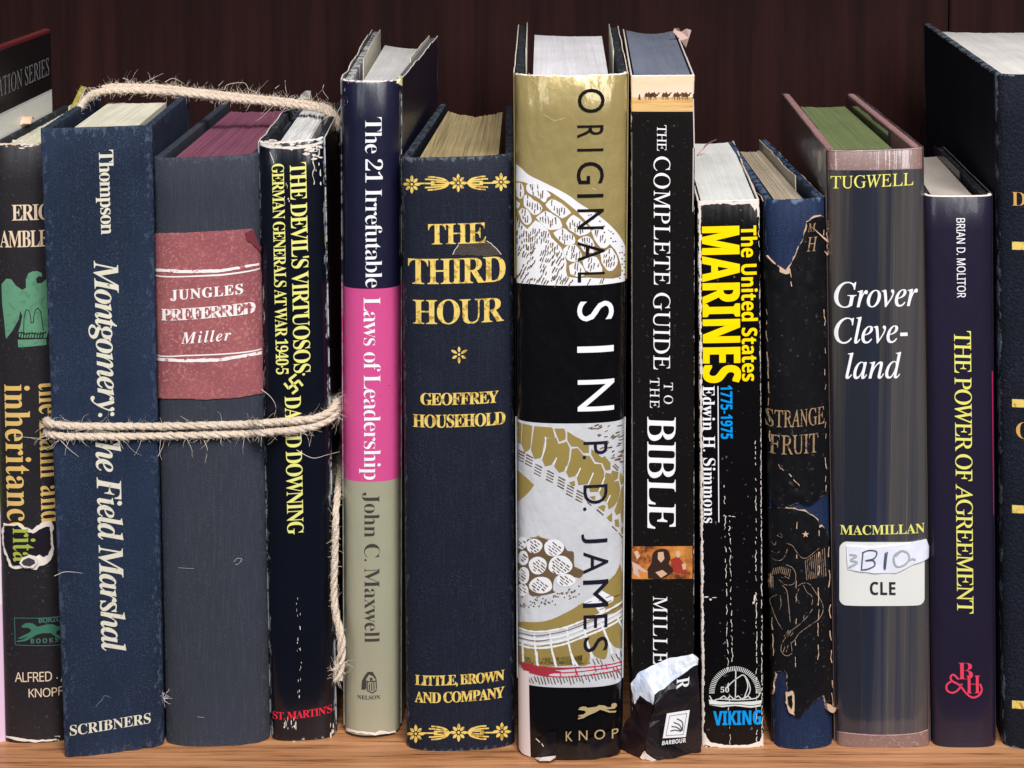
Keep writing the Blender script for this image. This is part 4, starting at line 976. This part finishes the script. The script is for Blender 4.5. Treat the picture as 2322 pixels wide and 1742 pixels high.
# thread-like scratch bookmark standing at the head
def tube(name, pts, r, mat, parent, sides=6, taper=True):
    V = []; Fc = []; n = len(pts); prev = Vector((0, 0, 1))
    for i, p in enumerate(pts):
        d = (Vector(pts[min(i+1, n-1)])-Vector(pts[max(i-1, 0)])).normalized()
        a = d.cross(prev); a = a.normalized() if a.length > 1e-4 else d.orthogonal().normalized(); c = d.cross(a)
        rr_ = r*(1-0.7*i/n) if taper else r
        for k in range(sides):
            t = 2*math.pi*k/sides; V.append(Vector(p)+a*rr_*math.cos(t)+c*rr_*math.sin(t))
    for i in range(n-1):
        for k in range(sides):
            a = i*sides+k; b_ = i*sides+(k+1) % sides; Fc.append((a, b_, b_+sides, a+sides))
    return link_mesh(name, V, Fc, mat, parent, smooth=True)
zt = b.T[0].z
tube('loose_thread', [on_z((1582, 352), zt+.0004), on_z((1600, 330), zt+.004), on_z((1612, 322), zt+.008), on_z((1625, 316), zt+.011)], 0.0004, surface('pink_thread', (190, 150, 140), rough=.8), b.root)

# --- 11. Strange Fruit
b = Book('hardcover_book', 'blue cloth book in a badly torn black jacket with line drawing of a woman',
         (1733, 450), (1866, 444), (1753, 1682), (1885, 1676), 0.0068, 2.5)
BLC = cloth('royal_blue_cloth', (22, 36, 66), var=0.14, rough=.62, wear=((112, 132, 158), 0.055, 260, 0.5), speck=((90, 108, 140), 2400, .62, .05, .3))
b.setback((1650, 322), (1739, 316), drop=0.0030, inset=0.004)
b.spine(BLC, 'spine', rag=0.0010, ragb=0.003, thick=0.0016); b.slab('L', 0.0026, BLC, 'cover_board'); b.slab('R', 0.0026, BLC, 'cover_board')
JSF = glossy('torn_black_jacket', (14, 14, 18), var=.2, rough=.42, spec=.3, speck=((84, 80, 80), 600, .68, .03, .6), bump=((90, 90, 14), .4, .0015))
b.slab('R', 0.0004, JSF, 'jacket_side', out=0.0006, rim=PAPER, rag=0.0012, top=-0.001)
b.slab('L', 0.0004, JSF, 'jacket_side', out=0.0006, rim=CREAM, rag=0.0012, top=-0.001)
b.slab('R', 0.0004, CREAMP, 'jacket_flap', out=-0.0030, rag=0.0008, f0=0.30, top=0.0)
b.block(pages('brown_pages', (182, 168, 148), amt=0.5), th=0.0046, wav=0.0005)
e1 = [(1735,584),(1739,581),(1746,587),(1755,596),(1768,604),(1771,610),(1780,614),(1791,606),(1796,594),(1802,584),(1806,570),(1812,556),(1820,540),(1826,522),(1829,504),(1838,496),(1848,492),(1858,490),(1864,493)]
r1 = [(1866,560),(1868,700),(1872,900),(1875,1060),(1875,1112)]
e2 = [(1868,1120),(1852,1131),(1840,1140),(1832,1144),(1815,1136),(1800,1141),(1785,1147),(1772,1150),(1758,1142),(1752,1126),(1744,1108),(1742,1088)]
top = jag(e1, 1.3, 6, 11)+r1+jag(e2, 1.5, 6, 12)+[(1741,1000),(1739,800),(1736,650)]
def grow(pl, d):
    cx_ = sum(p[0] for p in pl)/len(pl); out = []
    n = len(pl)
    for i, p in enumerate(pl):
        a, c = Vector(pl[i-1]), Vector(pl[(i+1) % n]); t = (c-a); nrm = Vector((t.y, -t.x)).normalized() if t.length > .01 else Vector((0, 0))
        out.append((p[0]+nrm.x*d*random.uniform(-.3, 2.0), p[1]+nrm.y*d*random.uniform(-.3, 2.0)))
    return out
def area2(pl): return sum(pl[i-1][0]*pl[i][1]-pl[i][0]*pl[i-1][1] for i in range(len(pl)))
def rim_of(pl, d): return grow(pl, d if area2(pl) > 0 else -d)
b.patch(rim_of(top, 1.7), CREAM, 'torn_rim', 0.0005, True)
b.patch(top, JSF, 'dust_jacket', 0.0008, True, wob=0.0004)
b.patch([jag([(1768,604),(1780,612),(1790,606),(1792,617),(1780,620),(1770,616)], 1, 5, 2, True)], CREAM, 'torn_rim', 0.0013, True)
low = jag([(1750,1150),(1768,1152),(1796,1152),(1824,1158),(1842,1168),(1852,1178),(1854,1196),(1862,1192),(1870,1200),(1873,1214),(1876,1230)], 1.2, 6, 13)+[(1880,1400),(1882,1560)]+jag([(1882,1600),(1880,1606),(1872,1600),(1867,1575),(1866,1572),(1844,1588),(1822,1610),(1812,1626),(1802,1622),(1799,1590),(1801,1566),(1786,1568),(1786,1525),(1778,1518),(1776,1518),(1762,1522),(1760,1524),(1756,1560),(1753,1575)], 1.2, 6, 14)+[(1752,1500),(1748,1300)]
b.patch(rim_of(low, 1.6), CREAM, 'torn_rim', 0.0005, True)
b.patch(low, JSF, 'dust_jacket', 0.0008, True, wob=0.0004)
b.patch([jag([(1783,1568),(1799,1564),(1801,1590),(1800,1618),(1790,1612),(1783,1590)], 1, 5, 3, True)], CREAM, 'torn_rim', 0.0013, True)
b.patch([jag([(1787,1576),(1796,1572),(1797,1592),(1795,1604),(1788,1592)], .6, 5, 3, True)], JSF, 'jacket_hole', 0.0016, True)
b.patch([jag([(1868,1590),(1880,1598),(1886,1606),(1880,1614),(1870,1606)], 1, 4, 3, True)], CREAM, 'torn_rim', 0.0018, True)
lc = ink('tan_line', (158, 130, 98), under=(84, 66, 54), amt=.58, sc=500)
b.letters([('STRANGE', 1744, 926, 1863, 966)], lc, 'title_lettering', rot=False, style='serif', fit='scale', slope=6, off=0.00145, fat=0.002)
b.letters([('FRUIT', 1750, 984, 1851, 1028)], lc, 'title_lettering', rot=False, style='serif', fit='scale', slope=4, off=0.00145, fat=0.002)
b.letters([('M', 1828, 505, 1846, 524), ('H', 1826, 536, 1849, 568)], lc, 'title_lettering', rot=False, style='it', fit='scale', off=0.00145)
st5 = [(1824.5+8*(1 if k % 2 == 0 else .4)*math.sin(k*math.pi/5), 1208.5-8*(1 if k % 2 == 0 else .4)*math.cos(k*math.pi/5)) for k in range(10)]
b.patch(st5, ink('star_ink', (206, 170, 140)), 'star_print', 0.00145)
dr = [KP(208,372, 240,385, 262,420, 285,450, 310,458, 340,440, 385,400), KP(215,405, 205,440, 185,468, 160,470, 145,460), KP(165,330, 190,340, 180,315, 165,330), KP(138,365, 155,385, 160,360), KP(140,420, 165,430, 175,420), KP(210,495, 240,510, 258,545, 255,590, 235,608, 200,606, 175,580),
      KP(190,610, 212,640, 220,700, 230,820), KP(270,615, 300,598, 335,605, 365,650, 395,700, 405,750, 385,800, 340,835, 280,880, 250,925, 232,938), KP(350,745, 320,790, 270,840, 220,880, 205,910, 190,940, 185,980, 200,1005, 220,1010, 240,995), KP(165,665, 135,690, 140,730, 165,810, 190,860),
      KP(180,670, 185,720, 175,755), KP(300,610, 320,650, 345,670, 350,700, 345,720), KP(275,630, 265,660, 258,680, 270,700, 280,715), KP(230,900, 245,880), KP(215,905, 235,870), KP(200,900, 222,865), KP(200,560, 225,572), KP(185,565, 200,570), KP(300,800, 305,780), KP(220,950, 210,990), KP(205,955, 195,990), KP(235,940, 240,985)]
hair = [KP(x, 505+abs(x-185)*.3, x-6, 540+abs(x-185)*.5) for x in range(150, 240, 9)]+[KP(x, 530+(150-x), x-6, 600) for x in (130, 137, 145)]+[KP(x, 560, x+2, 630) for x in (128, 138, 146)]
rain = [KP(x, 470-(x-310)*.7, x+8, 580-(x-310)*.2) for x in range(310, 412, 10)]
b.stroke([sm2(d, 3) if len(d) > 2 else d for d in dr]+hair+rain, 1.25, ink('drawing_line', (150, 126, 108), under=(60, 52, 50), amt=.56, sc=600), 'line_drawing', 0.00145, .3)
b.stroke(crack(1861, 520, 1867, 1110, 51, 12, 1.5, .4)+crack(1868, 500, 1869, 580, 52, 5, 3, .9)+crack(1853, 1200, 1851, 1560, 53, 10, 1.5, .5)+crack(1871, 1230, 1880, 1600, 54, 10, 1.5, .5)+crack(1806, 1180, 1802, 1560, 55, 12, 1.0, .4)+crack(1745, 700, 1752, 1000, 56, 12, 1.5, .5)+crack(1755, 1300, 1760, 1500, 57, 12, 1.5, .5)+crack(1791, 612, 1793, 646, 58, 7, 1, .8)+crack(1752, 1036, 1812, 1100, 59, 7, 3, .6), 1.3, CREAM, 'crease_line', 0.00148, .6)

# --- 12. Grover Cleveland in library plastic
b = Book('library_book', 'book in clear plastic with painted reflection streaks, white italic title and BIO CLE sticker',
         (1875, 340), (2090, 334), (1896, 1682), (2106, 1682), 0.0045, 3.6)
PKC = cloth('dusty_pink_cloth', (146, 110, 110), var=.14, speck=((186, 156, 154), 900, .6, .05, .5))
PLB = surface('plastic_covered_pink_cloth', (124, 96, 92), var=.14, rough=.4, coat=1, coatr=.08, bump=((220, 220, 12), .35, .001), speck=((186, 156, 154), 900, .6, .05, .5))
PLG = surface('plastic_covered_jacket', (34, 36, 46), var=.10, vs=(40, 40, 4), rough=.35, coat=1, coatr=.07, bump=((120, 120, 4), .55, .0022), bump2=((420, 420, 14), .35, .0008),
              streak=((92, 84, 74), (110, 110, 1.6), .55, .08, .6), second=((34, 42, 66), (60, 60, 2), .5, .08), fade=((140, 136, 138), (420, 420, 2.0), .66, .03, .5))  # tan vertical streaks and thin pale lines are reflections painted into the colour
b.setback((1775, 213), (1938, 213), drop=0.0042, inset=0.006)
b.spine(PLB, 'spine', thick=0.0016, rag=0.0003, ragb=0.0015); b.slab('L', 0.0030, PKC, 'cover_board'); b.slab('R', 0.0030, PKC, 'cover_board')
b.slab('L', 0.0004, surface('plastic_covered_side', (96, 84, 84), var=.2, rough=.3, coat=.8, coatr=.1, bump=((40, 40, 40), .4, .002)), 'plastic_side', out=0.0007, top=0.0004, rag=.0003)
b.slab('R', 0.0004, PLG, 'plastic_side', out=0.0007, top=0.0004, rag=.0003)
CLR = surface('plastic_flap', (40, 34, 38), rough=.15, coat=1)
b.slab('L', 0.0006, CLR, 'plastic_flap', out=-0.0034, f0=.38, top=-.001, rag=.0005); b.slab('R', 0.0006, CLR, 'plastic_flap', out=-0.0034, f0=.30, top=-.001, rag=.0005)
b.block(pages('green_stained_pages', (112, 124, 84), dark=(70, 84, 50), amt=.5), th=0.0055, wav=0.0003)
b.patch([(1873,384),(1930,386),(1990,386),(2050,384),(2092,381),(2096,700),(2100,1100),(2104,1652),(2080,1660),(2040,1664),(1990,1665),(1940,1662),(1897,1656),(1890,1200),(1882,800)], PLG, 'dust_jacket', 0.00012)
b.stroke([sm2([(1897,1658),(1940,1664),(1990,1667),(2040,1666),(2080,1662),(2104,1654)]), sm2([(1876,334+6),(1930,343),(2000,341),(2050,339),(2088,335)])], 1.5, surface('plastic_edge', (190, 170, 170), rough=.3), 'plastic_edge', 0.0002, .4)
b.letters([('TUGWELL', 1884, 396, 2070, 425)], YELLOWINK, 'author_lettering', rot=False, style='serif', fit='scale', slope=4, off=0.0002, fat=0.001)
for t_, bx in (('Grover', (1892,638,2080,697)), ('Cleve-', (1892,718,2057,779)), ('land', (1917,799,2043,859))):
    b.letters([(t_, *bx)], WHITEINK, 'title_lettering', rot=False, style='it', fit='scale', off=0.0002, fat=0.003)
b.letters([('MACMILLAN', 1905, 1190, 2096, 1212)], YELLOWINK, 'publisher_lettering', rot=False, style='serifb', slope=2, off=0.0002)
def rrect(x0, y0, x1, y1, r, n=6):
    out = []
    for cx_, cy_, a0 in ((x1-r, y0+r, -90), (x1-r, y1-r, 0), (x0+r, y1-r, 90), (x0+r, y0+r, 180)):
        out += [(cx_+r*math.cos(math.radians(a0+90*k/n)), cy_+r*math.sin(math.radians(a0+90*k/n))) for k in range(n+1)]
    return out
STK = surface('sticker_paper', (224, 223, 220), var=.04, rough=.35, coat=.6)
b.patch(rrect(1904, 1228, 2095, 1372, 16), STK, 'spine_sticker', 0.0004, True)
b.patch([(1919,1236),(1980,1240),(2040,1234),(2080,1226),(2098,1222),(2103,1240),(2104,1262),(2070,1278),(2030,1298),(1980,1298),(1922,1290)], surface('paper_slip', (226, 228, 242), var=.05, rough=.4, coat=.4), 'paper_slip', 0.0007, True, wob=.0003)
PEN = ink('purple_pen', (84, 76, 100)); PEN2 = ink('faded_pen', (178, 178, 184))
b.stroke([sm2(KI(1200,300, 1195,350, 1190,410)), sm2(KI(1195,300, 1240,285, 1285,295, 1270,335, 1215,350)), sm2(KI(1215,350, 1265,350, 1272,380, 1230,402, 1190,408))], 2.6, PEN, 'handwriting', 0.0012)
b.stroke([sm2(KI(1352,295, 1345,340, 1338,405)), sm2(KI(1340,300, 1335,350, 1332,398))], 2.6, ink('teal_pen', (70, 80, 104)), 'handwriting', 0.0012)
b.stroke([sm2(KI(1440,288, 1400,310, 1392,350, 1410,385, 1450,380, 1485,345, 1480,305, 1440,288, 1405,320)), sm2(KI(1490,345, 1510,338, 1525,345)), sm2(KI(1120,310, 1160,320, 1125,345, 1165,360, 1115,390))], 4.0, PEN2, 'handwriting', 0.0012)
b.letters([('CLE', 1972, 1318, 2030, 1348)], ink('label_black', (40, 38, 42)), 'sticker_lettering', rot=False, style='sansb', fit='scale', off=0.0006, slope=-1)

# --- 13. Power of Agreement
b = Book('hardcover_book', 'short plain purple black jacketed book with thin yellow lettering and a red ampersand logo',
         (2094, 441), (2247, 440), (2112, 1680), (2255, 1680), 0.0050, 3.2)
JP = glossy('purple_black_jacket', (31, 25, 45), var=.08, rough=.34, coat=.15, bands=None)
b.setback((2030, 330), (2137, 332), drop=0.0030, inset=0.004)
b.spine(JP, 'dust_jacket', rim=PAPER, rag=.0002)
for sd in 'LR':
    b.slab(sd, 0.0026, DARKB, 'cover_board', top=-.0006); b.slab(sd, 0.0004, JP, 'jacket_side', out=0.0006, rim=surface('thin_paper_rim_'+('a' if sd == 'L' else 'b'), (120, 116, 124), rough=.8), rag=.0002)
b.slab('R', 0.0005, JP, 'jacket_flap', out=-.0030, f0=.42, top=.0004)
b.block(pages('warm_grey_pages', (192, 182, 174), amt=.15), th=0.0036, wav=.00008)
b.letters([('BRIAN D. MOLITOR', 2169, 495, 2189, 675)], WHITEINK, 'author_lettering', style='sans', fit='scale', fat=0.0008)
b.letters([('THE POWER OF AGREEMENT', 2166, 751, 2205, 1391)], YELLOWINK, 'title_lettering', style='serif', fat=0.0005)
RL = ink('coral_red_ink', (222, 62, 92))
b.letters([('B', 2172, 1503, 2206, 1540), ('H', 2190, 1532, 2223, 1572)], RL, 'publisher_logo', rot=False, style='serifm', fit='scale')
b.stroke([sm2(KI(1800,1100, 1770,1072, 1752,1085, 1760,1110, 1810,1140, 1850,1190, 1890,1215, 1930,1200, 1946,1165, 1935,1130)), sm2(KI(1760,1110, 1728,1135, 1730,1170, 1765,1185, 1800,1165, 1822,1130))], 4.4, RL, 'publisher_logo', 0.0002)
b.stroke([[(2249.5,842),(2253,1168)]], 2.4, ink('magenta_ink', (190, 40, 92)), 'cover_stripe', 0.00012)

# --- 14. big navy book
b = Book('hardcover_book', 'very tall navy textured cloth book with gold bars, cut off by the right edge',
         (2256, 168), (2500, 168), (2272, 1682), (2500, 1682), 0.0060, 3.0)
BG = cloth('textured_navy_cloth', (11, 14, 27), var=.12, bump=((900, 900, 900), .8, .0008), speck=((74, 86, 112), 2400, .60, .07, .28), wear=((130, 140, 155), .03, 260, .5))
b.setback((2095, 53), (2350, 56), drop=0.0030, inset=0.004)
b.spine(BG, 'spine', rag=.0006, thick=.0018); b.slab('L', 0.0030, BG, 'cover_board'); b.slab('R', 0.0030, BG, 'cover_board')
b.block(pages('plain_white_pages', (226, 222, 220), amt=.2), th=0.0040, wav=.0002)
b.letters([('DONNE', 2294, 436, 2458, 468)], ink('bronze_foil', (206, 158, 84), rough=.4), 'author_lettering', rot=False, style='serifm')
for y in (557, 914, 1154, 1597):
    b.patch([(2295,y-9),(2350,y-8),(2420,y-8),(2480,y-9),(2480,y+9),(2420,y+10),(2350,y+10),(2295,y+9)], GOLDINK, 'gilt_bar')
b.letters([('OF', 2304, 958, 2400, 996)], ink('bronze_foil_b', (206, 158, 84), rough=.4), 'title_lettering', rot=False, style='serifm')

# ------------------------------------------------------------------ twine
JUTE = surface('jute_twine', (252, 232, 212), var=.14, vs=(900,)*3, rough=.95, spec=.1, bump=((3500, 3500, 1200), 1.0, .0010), streak=((206, 178, 152), (2200, 2200, 900), .56, .08, .6))
JUTE2 = surface('jute_fibre', (250, 234, 218), rough=.9, spec=.2, var=.1)
tw = empty('jute_twine', tuple(on_y((420, 970), -0.012)), 'pale fuzzy jute twine tied round the books at the left', 'twine')
def resample(pts, step):
    P = smooth([Vector(p) for p in pts], 14); out = [P[0]]; acc = 0
    for a, c in zip(P, P[1:]):
        L_ = (c-a).length; 
        while acc+L_ >= step:
            t = (step-acc)/L_; a = a+(c-a)*t; out.append(a.copy()); L_ = (c-a).length; acc = 0
        acc += L_
    return out
def frames(P):
    t0 = (P[1]-P[0]).normalized(); n = t0.orthogonal().normalized(); out = []
    for i, p in enumerate(P):
        t = (P[min(i+1, len(P)-1)]-P[max(i-1, 0)]).normalized(); n = (n-t*n.dot(t)).normalized(); out.append((p, n, t.cross(n)))
    return out
def rope(name, pts, R, plies=3, pitch=0.0105, sides=8, flare=0.0):
    P = resample(pts, 0.00055); FR = frames(P); V = []; Fc = []; n = len(P)
    for k in range(plies):
        b0 = len(V); ctr = []
        for i, (p, a, c) in enumerate(FR):
            ph = 2*math.pi*(i*0.00055/pitch+k/plies)+1.8*noise.noise(Vector((i*.022, 2, R*500))); q = R*0.42*(1+flare*(i/n)**6*3)
            ctr.append(p+a*q*math.cos(ph)+c*q*math.sin(ph))
        F2 = frames(ctr)
        for i, (p, a, c) in enumerate(F2):
            r = R*0.62*(1+0.22*noise.noise(Vector((i*.06, k*7, R*900))))
            for j in range(sides):
                t = 2*math.pi*j/sides; rr_ = r*(1+.20*noise.noise(Vector((j*1.7, i*.35, k*3)))); V.append(p+a*rr_*math.cos(t)+c*rr_*math.sin(t))
        for i in range(n-1):
            for j in range(sides):
                a_ = b0+i*sides+j; b_ = b0+i*sides+(j+1) % sides; Fc.append((a_, b_, b_+sides, a_+sides))
    link_mesh(name, V, Fc, JUTE, tw, smooth=True)
    return P
def fuzz(P, R, n, seed, Lmin=.002, Lmax=.008, rad=.00005, name='loose_fibres', grav=.0):
    r = random.Random(seed); V = []; Fc = []
    for _ in range(n):
        i = r.randrange(1, len(P)-2); t = (P[i+1]-P[i-1]).normalized()
        d = Vector((r.gauss(0, 1), r.gauss(0, 1), r.gauss(0, 1))); d = (d-t*d.dot(t)*.2).normalized(); p = P[i]+d*R*.75
        L_ = r.uniform(Lmin, Lmax)*(1 if r.random() < .8 else 1.8); k = 7; c = Vector((r.gauss(0, 1), r.gauss(0, 1), r.gauss(0, 1)-grav))*.55; v = (d*.8+t*r.uniform(-1.2, 1.2)).normalized()
        a = v.orthogonal().normalized(); b_ = v.cross(a); b0 = len(V)
        for j in range(k+1):
            w = rad*(1-.5*j/k)
            for m_ in range(3): V.append(p+a*w*math.cos(m_*2.094)+b_*w*math.sin(m_*2.094))
            p = p+v*L_/k; v = (v+c*.35+Vector((r.gauss(0, .2), r.gauss(0, .2), r.gauss(0, .2)))).normalized()
        for j in range(k):
            for m_ in range(3): q = b0+j*3+m_; s_ = b0+j*3+(m_+1) % 3; Fc.append((q, s_, s_+3, q+3))
    o = link_mesh(name, V, Fc, JUTE2, tw); o['kind'] = 'stuff'
def yfront(x):
    """depth just clear of the spines the twine crosses"""
    for bk in (bk_thom, bk_jun, bk_dev):
        l = proj(bk.surf(0.02, .5))[0]; r_ = proj(bk.surf(.98, .5))[0]
        if l-4 <= x <= r_+4:
            u = min(.97, max(.03, (x-l)/(r_-l))); return bk.surf(u, .5).y
    return None
def front(pts, R, extra=0.0):
    out = []
    for p in pts:
        y = yfront(p[0]); out.append(on_y(p, (y if y is not None else -0.004)-R-extra))
    return out
RT = 0.00134
ptsU = [(122,962),(160,966),(230,967),(300,967),(354,967),(420,966),(490,964),(560,962),(600,959),(660,955),(700,951),(725,945),(745,935)]
ptsL = [(128,988),(160,990),(230,990),(300,990),(354,989),(420,988),(490,986),(560,984),(600,981),(660,976),(700,970),(725,962),(745,952)]
yb = bk_dev.P[1].y
lf = [on_y((150, 950), bk_thom.P[0].y+.075), on_y((112, 954), bk_thom.P[0].y+.012), on_y((107, 957), bk_thom.P[0].y-.0005)]
U = lf+front(ptsU, RT)+[on_y((757, 925), yb-.003), on_y((764, 912), yb+.004), on_y((772, 905), yb+.03)]
lf2 = [on_y((152, 975), bk_thom.P[0].y+.075), on_y((113, 978), bk_thom.P[0].y+.012), on_y((110, 984), bk_thom.P[0].y-.0005)]
Lw = lf2+front(ptsL, RT)+[on_y((758, 940), yb-.003), on_y((765, 930), yb+.004), on_y((772, 925), yb+.03)]
PU = rope('front_strand', U, RT); PL_ = rope('front_strand', Lw, RT)
fuzz(PU, RT, 130, 1, grav=-.3); fuzz(PL_, RT, 260, 2, grav=.5); fuzz(PL_[-60:], RT, 60, 5, .003, .009)
for P_, n_, sd in ((PU, 2200, 11), (PL_, 2200, 12)): fuzz(P_, RT*1.05, n_, sd, .0006, .0017, .00004)
# strand over the tops
RTT = 0.00134
tp = [((150, 300), .04), ((186, 236), .052), ((206, 216), .066), ((228, 208), .070), ((262, 204), .072), ((344, 205), .075), ((434, 214), .078), ((542, 226), .080), ((651, 237), .078), ((715, 246), .074), ((745, 257), .066), ((766, 286), .062), ((771, 318), .072), ((762, 380), .085)]
T1 = [on_y(p, y) for p, y in tp]; PT = rope('top_strand', T1, RTT, 3, .009)
T2 = [on_y((p[0]+4, p[1]-8), y+.0020) for p, y in tp[3:12]]; PT2 = rope('top_strand', T2, RTT*.85, 3, .009)
fuzz(PT, RTT, 130, 3, .002, .006); fuzz(PT2, RTT, 70, 6, .003, .008, grav=-.5)
for P_, n_, sd in ((PT, 1500, 13), (PT2, 1300, 14)): fuzz(P_, RTT*1.05, n_, sd, .0008, .0028, .000045)
# hanging tail with frayed end
T3 = [on_y(p, y) for p, y in (((772, 960), .060), ((772, 1040), .040), ((767, 1110), .014), ((762, 1160), .003), ((760, 1240), .0015), ((757, 1340), .001), ((762, 1395), .0), ((772, 1440), -.001), ((774, 1480), -.0015), ((768, 1520), -.002), ((764, 1545), -.002))]
PH = rope('hanging_tail', T3, .00125, 3, .014, flare=.5); fuzz(PH, .0015, 500, 4, .0006, .002, .000045); fuzz(PH[-14:], .0016, 160, 7, .0008, .003)
# long stray fibres
def hair_px(pts, y, r=.00009): return tube('stray_fibre', [on_y(p, y) for p in sm2(pts, 5)], r, JUTE2, tw, 4)
for pts, y in ((KA(910,518, 960,490, 1025,460), .07), (KA(1035,515, 1080,492, 1120,505, 1158,528), .07), (KA(1405,565, 1430,530, 1530,520, 1560,560, 1610,582), .07), (KA(1788,505, 1790,550, 1803,605), .07), (KA(2030,530, 2025,570, 2060,620), .07), (KA(1370,540, 1400,508), .07), (KA(1725,555, 1752,535), .07), (KA(770,490, 800,500), .07),
               (KB(380,1380, 440,1440, 495,1482), -.012), (KB(1640,1060, 1700,1110, 1730,1170, 1720,1230), -.014), (KB(1860,1440, 1960,1490, 2050,1470, 2130,1450), -.010), (KB(990,1480, 1020,1420, 1030,1380), -.012), (KB(1280,1380, 1300,1440, 1285,1520), -.013), (KC(340,455, 400,430, 460,430, 520,438), -.013)):
    hair_px(pts, y)
# frayed threads at the foot between the navy and the charcoal book
fr = random.Random(9)
for k in range(11):
    p = Vector(KC(1035, 1215)[0]); a = fr.uniform(0, 6.28); pts = [tuple(p+Vector((fr.uniform(-4, 4), fr.uniform(-12, 12))))]
    for j in range(4): a += fr.uniform(-.9, .9); pts.append((pts[-1][0]+3.5*math.cos(a)+.8, pts[-1][1]+4*math.sin(a)+1.2))
    tube('frayed_thread', [on_y(q, -.0115) for q in sm2(pts, 3)], .00016, surface('grey_thread', (176, 168, 176), rough=.9) if k == 0 else bpy.data.materials['grey_thread'], bk_thom.root, 4)
bpy.data.objects.remove(bpy.data.objects['glyph_object']); bpy.data.curves.remove(bpy.data.curves['glyph_curve'])
